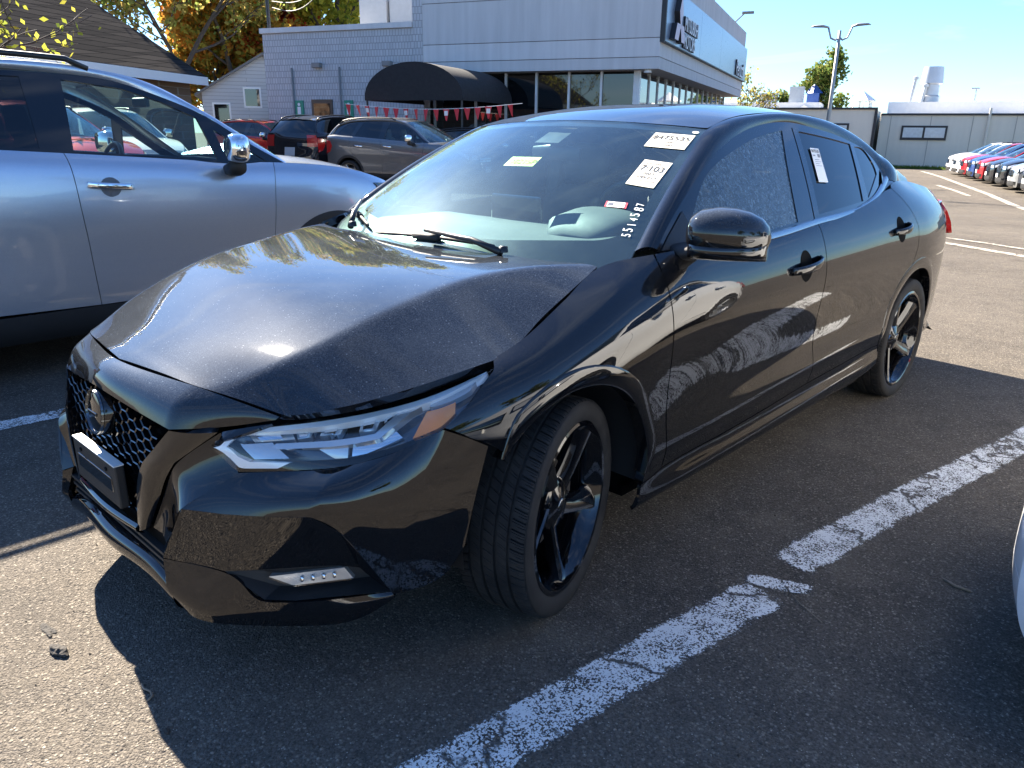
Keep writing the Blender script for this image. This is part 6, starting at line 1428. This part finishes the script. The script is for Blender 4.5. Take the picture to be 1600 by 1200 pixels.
txt('7:103', .5, .33, .046, INK, .85); txt('SUN 2026 V1', .5, .13, .014); txt('2023', .5, .53, .020); txt('X49.217', .5, .68, .021); bar(.12, .88, .80, .022, simple('ink_pale', (.35, .31, .26), .7)); bar(.1, .6, .92, .006)
o, txt, bar = sticker('windshield_label', [(-.042, .655), (.18, .66), (.188, .585), (-.03, .58)], YELLOW, 'yellow label with a handwritten code behind the windshield', -.0015)
txt('10215P', .5, .52, .044, INK, .9)
o, txt, bar = sticker('windshield_label', [(.772, .340), (.872, .325), (.878, .285), (.778, .302)], REDST, 'small red and white label low on the windshield')
a = [(.782, .337), (.862, .325), (.868, .288), (.788, .301)]; V = [wsp(*q, .0032) for q in a]; w = mob('label_field', V, orient(V, [(0, 1, 2, 3)], (0, -1, 1)), PAPERW, o); bar(.13, .38, .5, .22, simple('ink_blue', (.03, .05, .10), .6)); bar(.48, .84, .40, .05); bar(.48, .80, .62, .04)
m = MB(); c0 = wsp(.955, .95, .003); V = [wsp(.955+.02*math.cos(a), .95+.012*math.sin(a), .0028) for a in np.linspace(0, 6.283, 15)[:-1]]; mob('oval_dot', V, orient(V, [tuple(range(14))], (0, -1, 1)), PAPERW, CAR)
# handwritten white marker number climbing beside the pillar
b0, b1 = wsp(.958, .085, .0025), wsp(.944, .33, .0025); dirx = b1-b0; diry = wsp(.90, .2, .0025)-wsp(.955, .2, .0025)
k = 0
for i, ch in enumerate('5514587'):
    q = (i+.5)/7; p = b0.lerp(b1, q)+diry.normalized()*.012*(1+.2*math.sin(i*2.1)); text_obj('marker_digit', ch, .036*(1+.12*math.sin(i*1.7)), frame(p, dirx, diry), MARKER, CAR, .0003, 'CENTER', (.9, 1.15), .12*math.sin(i*2.9))
# slip on the rear door glass
def gpt(y, z, o=.0): return Vector((float(Gx(y, z))+o, y, z))
c4 = [(1.771, 1.267), (1.852, 1.263), (1.805, 1.130), (1.715, 1.135)]; V = [gpt(y, z, .002) for y, z in c4]
ps = mob('window_slip', V, orient(V, [(0, 1, 2, 3)], (1, 0, 0)), PAPERW, CAR); ps['label'] = 'white paper slip on the rear door window'
def gl(u, v): c = np.array(c4); q = (c[0]*(1-u)+c[1]*u)*(1-v)+(c[3]*(1-u)+c[2]*u)*v; return gpt(q[0], q[1], .0028)
text_obj('lettering', '8475535', .020, frame(gl(.5, .09), gl(.9, .09)-gl(.1, .09), gl(.5, 0)-gl(.5, .2)), INK, ps, .0002)
for v, u0, u1, w in ((.22, .1, .35, .02), (.22, .6, .9, .05), (.34, .15, .7, .008), (.40, .15, .85, .006), (.46, .15, .6, .006), (.52, .15, .8, .006)):
    V = [gl(u0, v-w), gl(u1, v-w), gl(u1, v+w), gl(u0, v+w)]; mob('printed_bar', V, orient(V, [(0, 1, 2, 3)], (1, 0, 0)), simple('ink_grey', (.25, .25, .26), .7), ps)
# wipers
def wip(pivot, elbow, tipA, tipB, label_):
    W_ = link(bpy.data.objects.new('wiper', None), CAR)
    m = MB(); m.tube([pivot+Vector((0, -.01, .0)), pivot.lerp(elbow, .35)+Vector((0, -.012, .018)), elbow+Vector((0, -.006, .010))], [.013, .010, .006], 8); m.lathe([(.001, .02), (.014, .018), (.016, 0)], 14, 'Z', tuple(pivot)); m.build('arm', SATIN, W_, True)
    m = MB(); n = 14; pts = [tipA.lerp(tipB, i/n)+Vector((0, -.004, .006*math.sin(math.pi*i/n))) for i in range(n+1)]; m.tube(pts, [.003]+[.007]*(n-1)+[.003], 6); m.tube([pts[5], pts[6], pts[7], pts[8]], .013, 8); m.build('blade', MATTE, W_, True)
wip(Vector((.375, .245, .955)), wsp(.02, .06, .022), wsp(-.365, .01, .014), wsp(.44, .03, .014), 'a')
wip(Vector((-.47, .27, .96)), wsp(-.86, .10, .024), wsp(-.95, .03, .014), wsp(-.50, .03, .014), 'b')
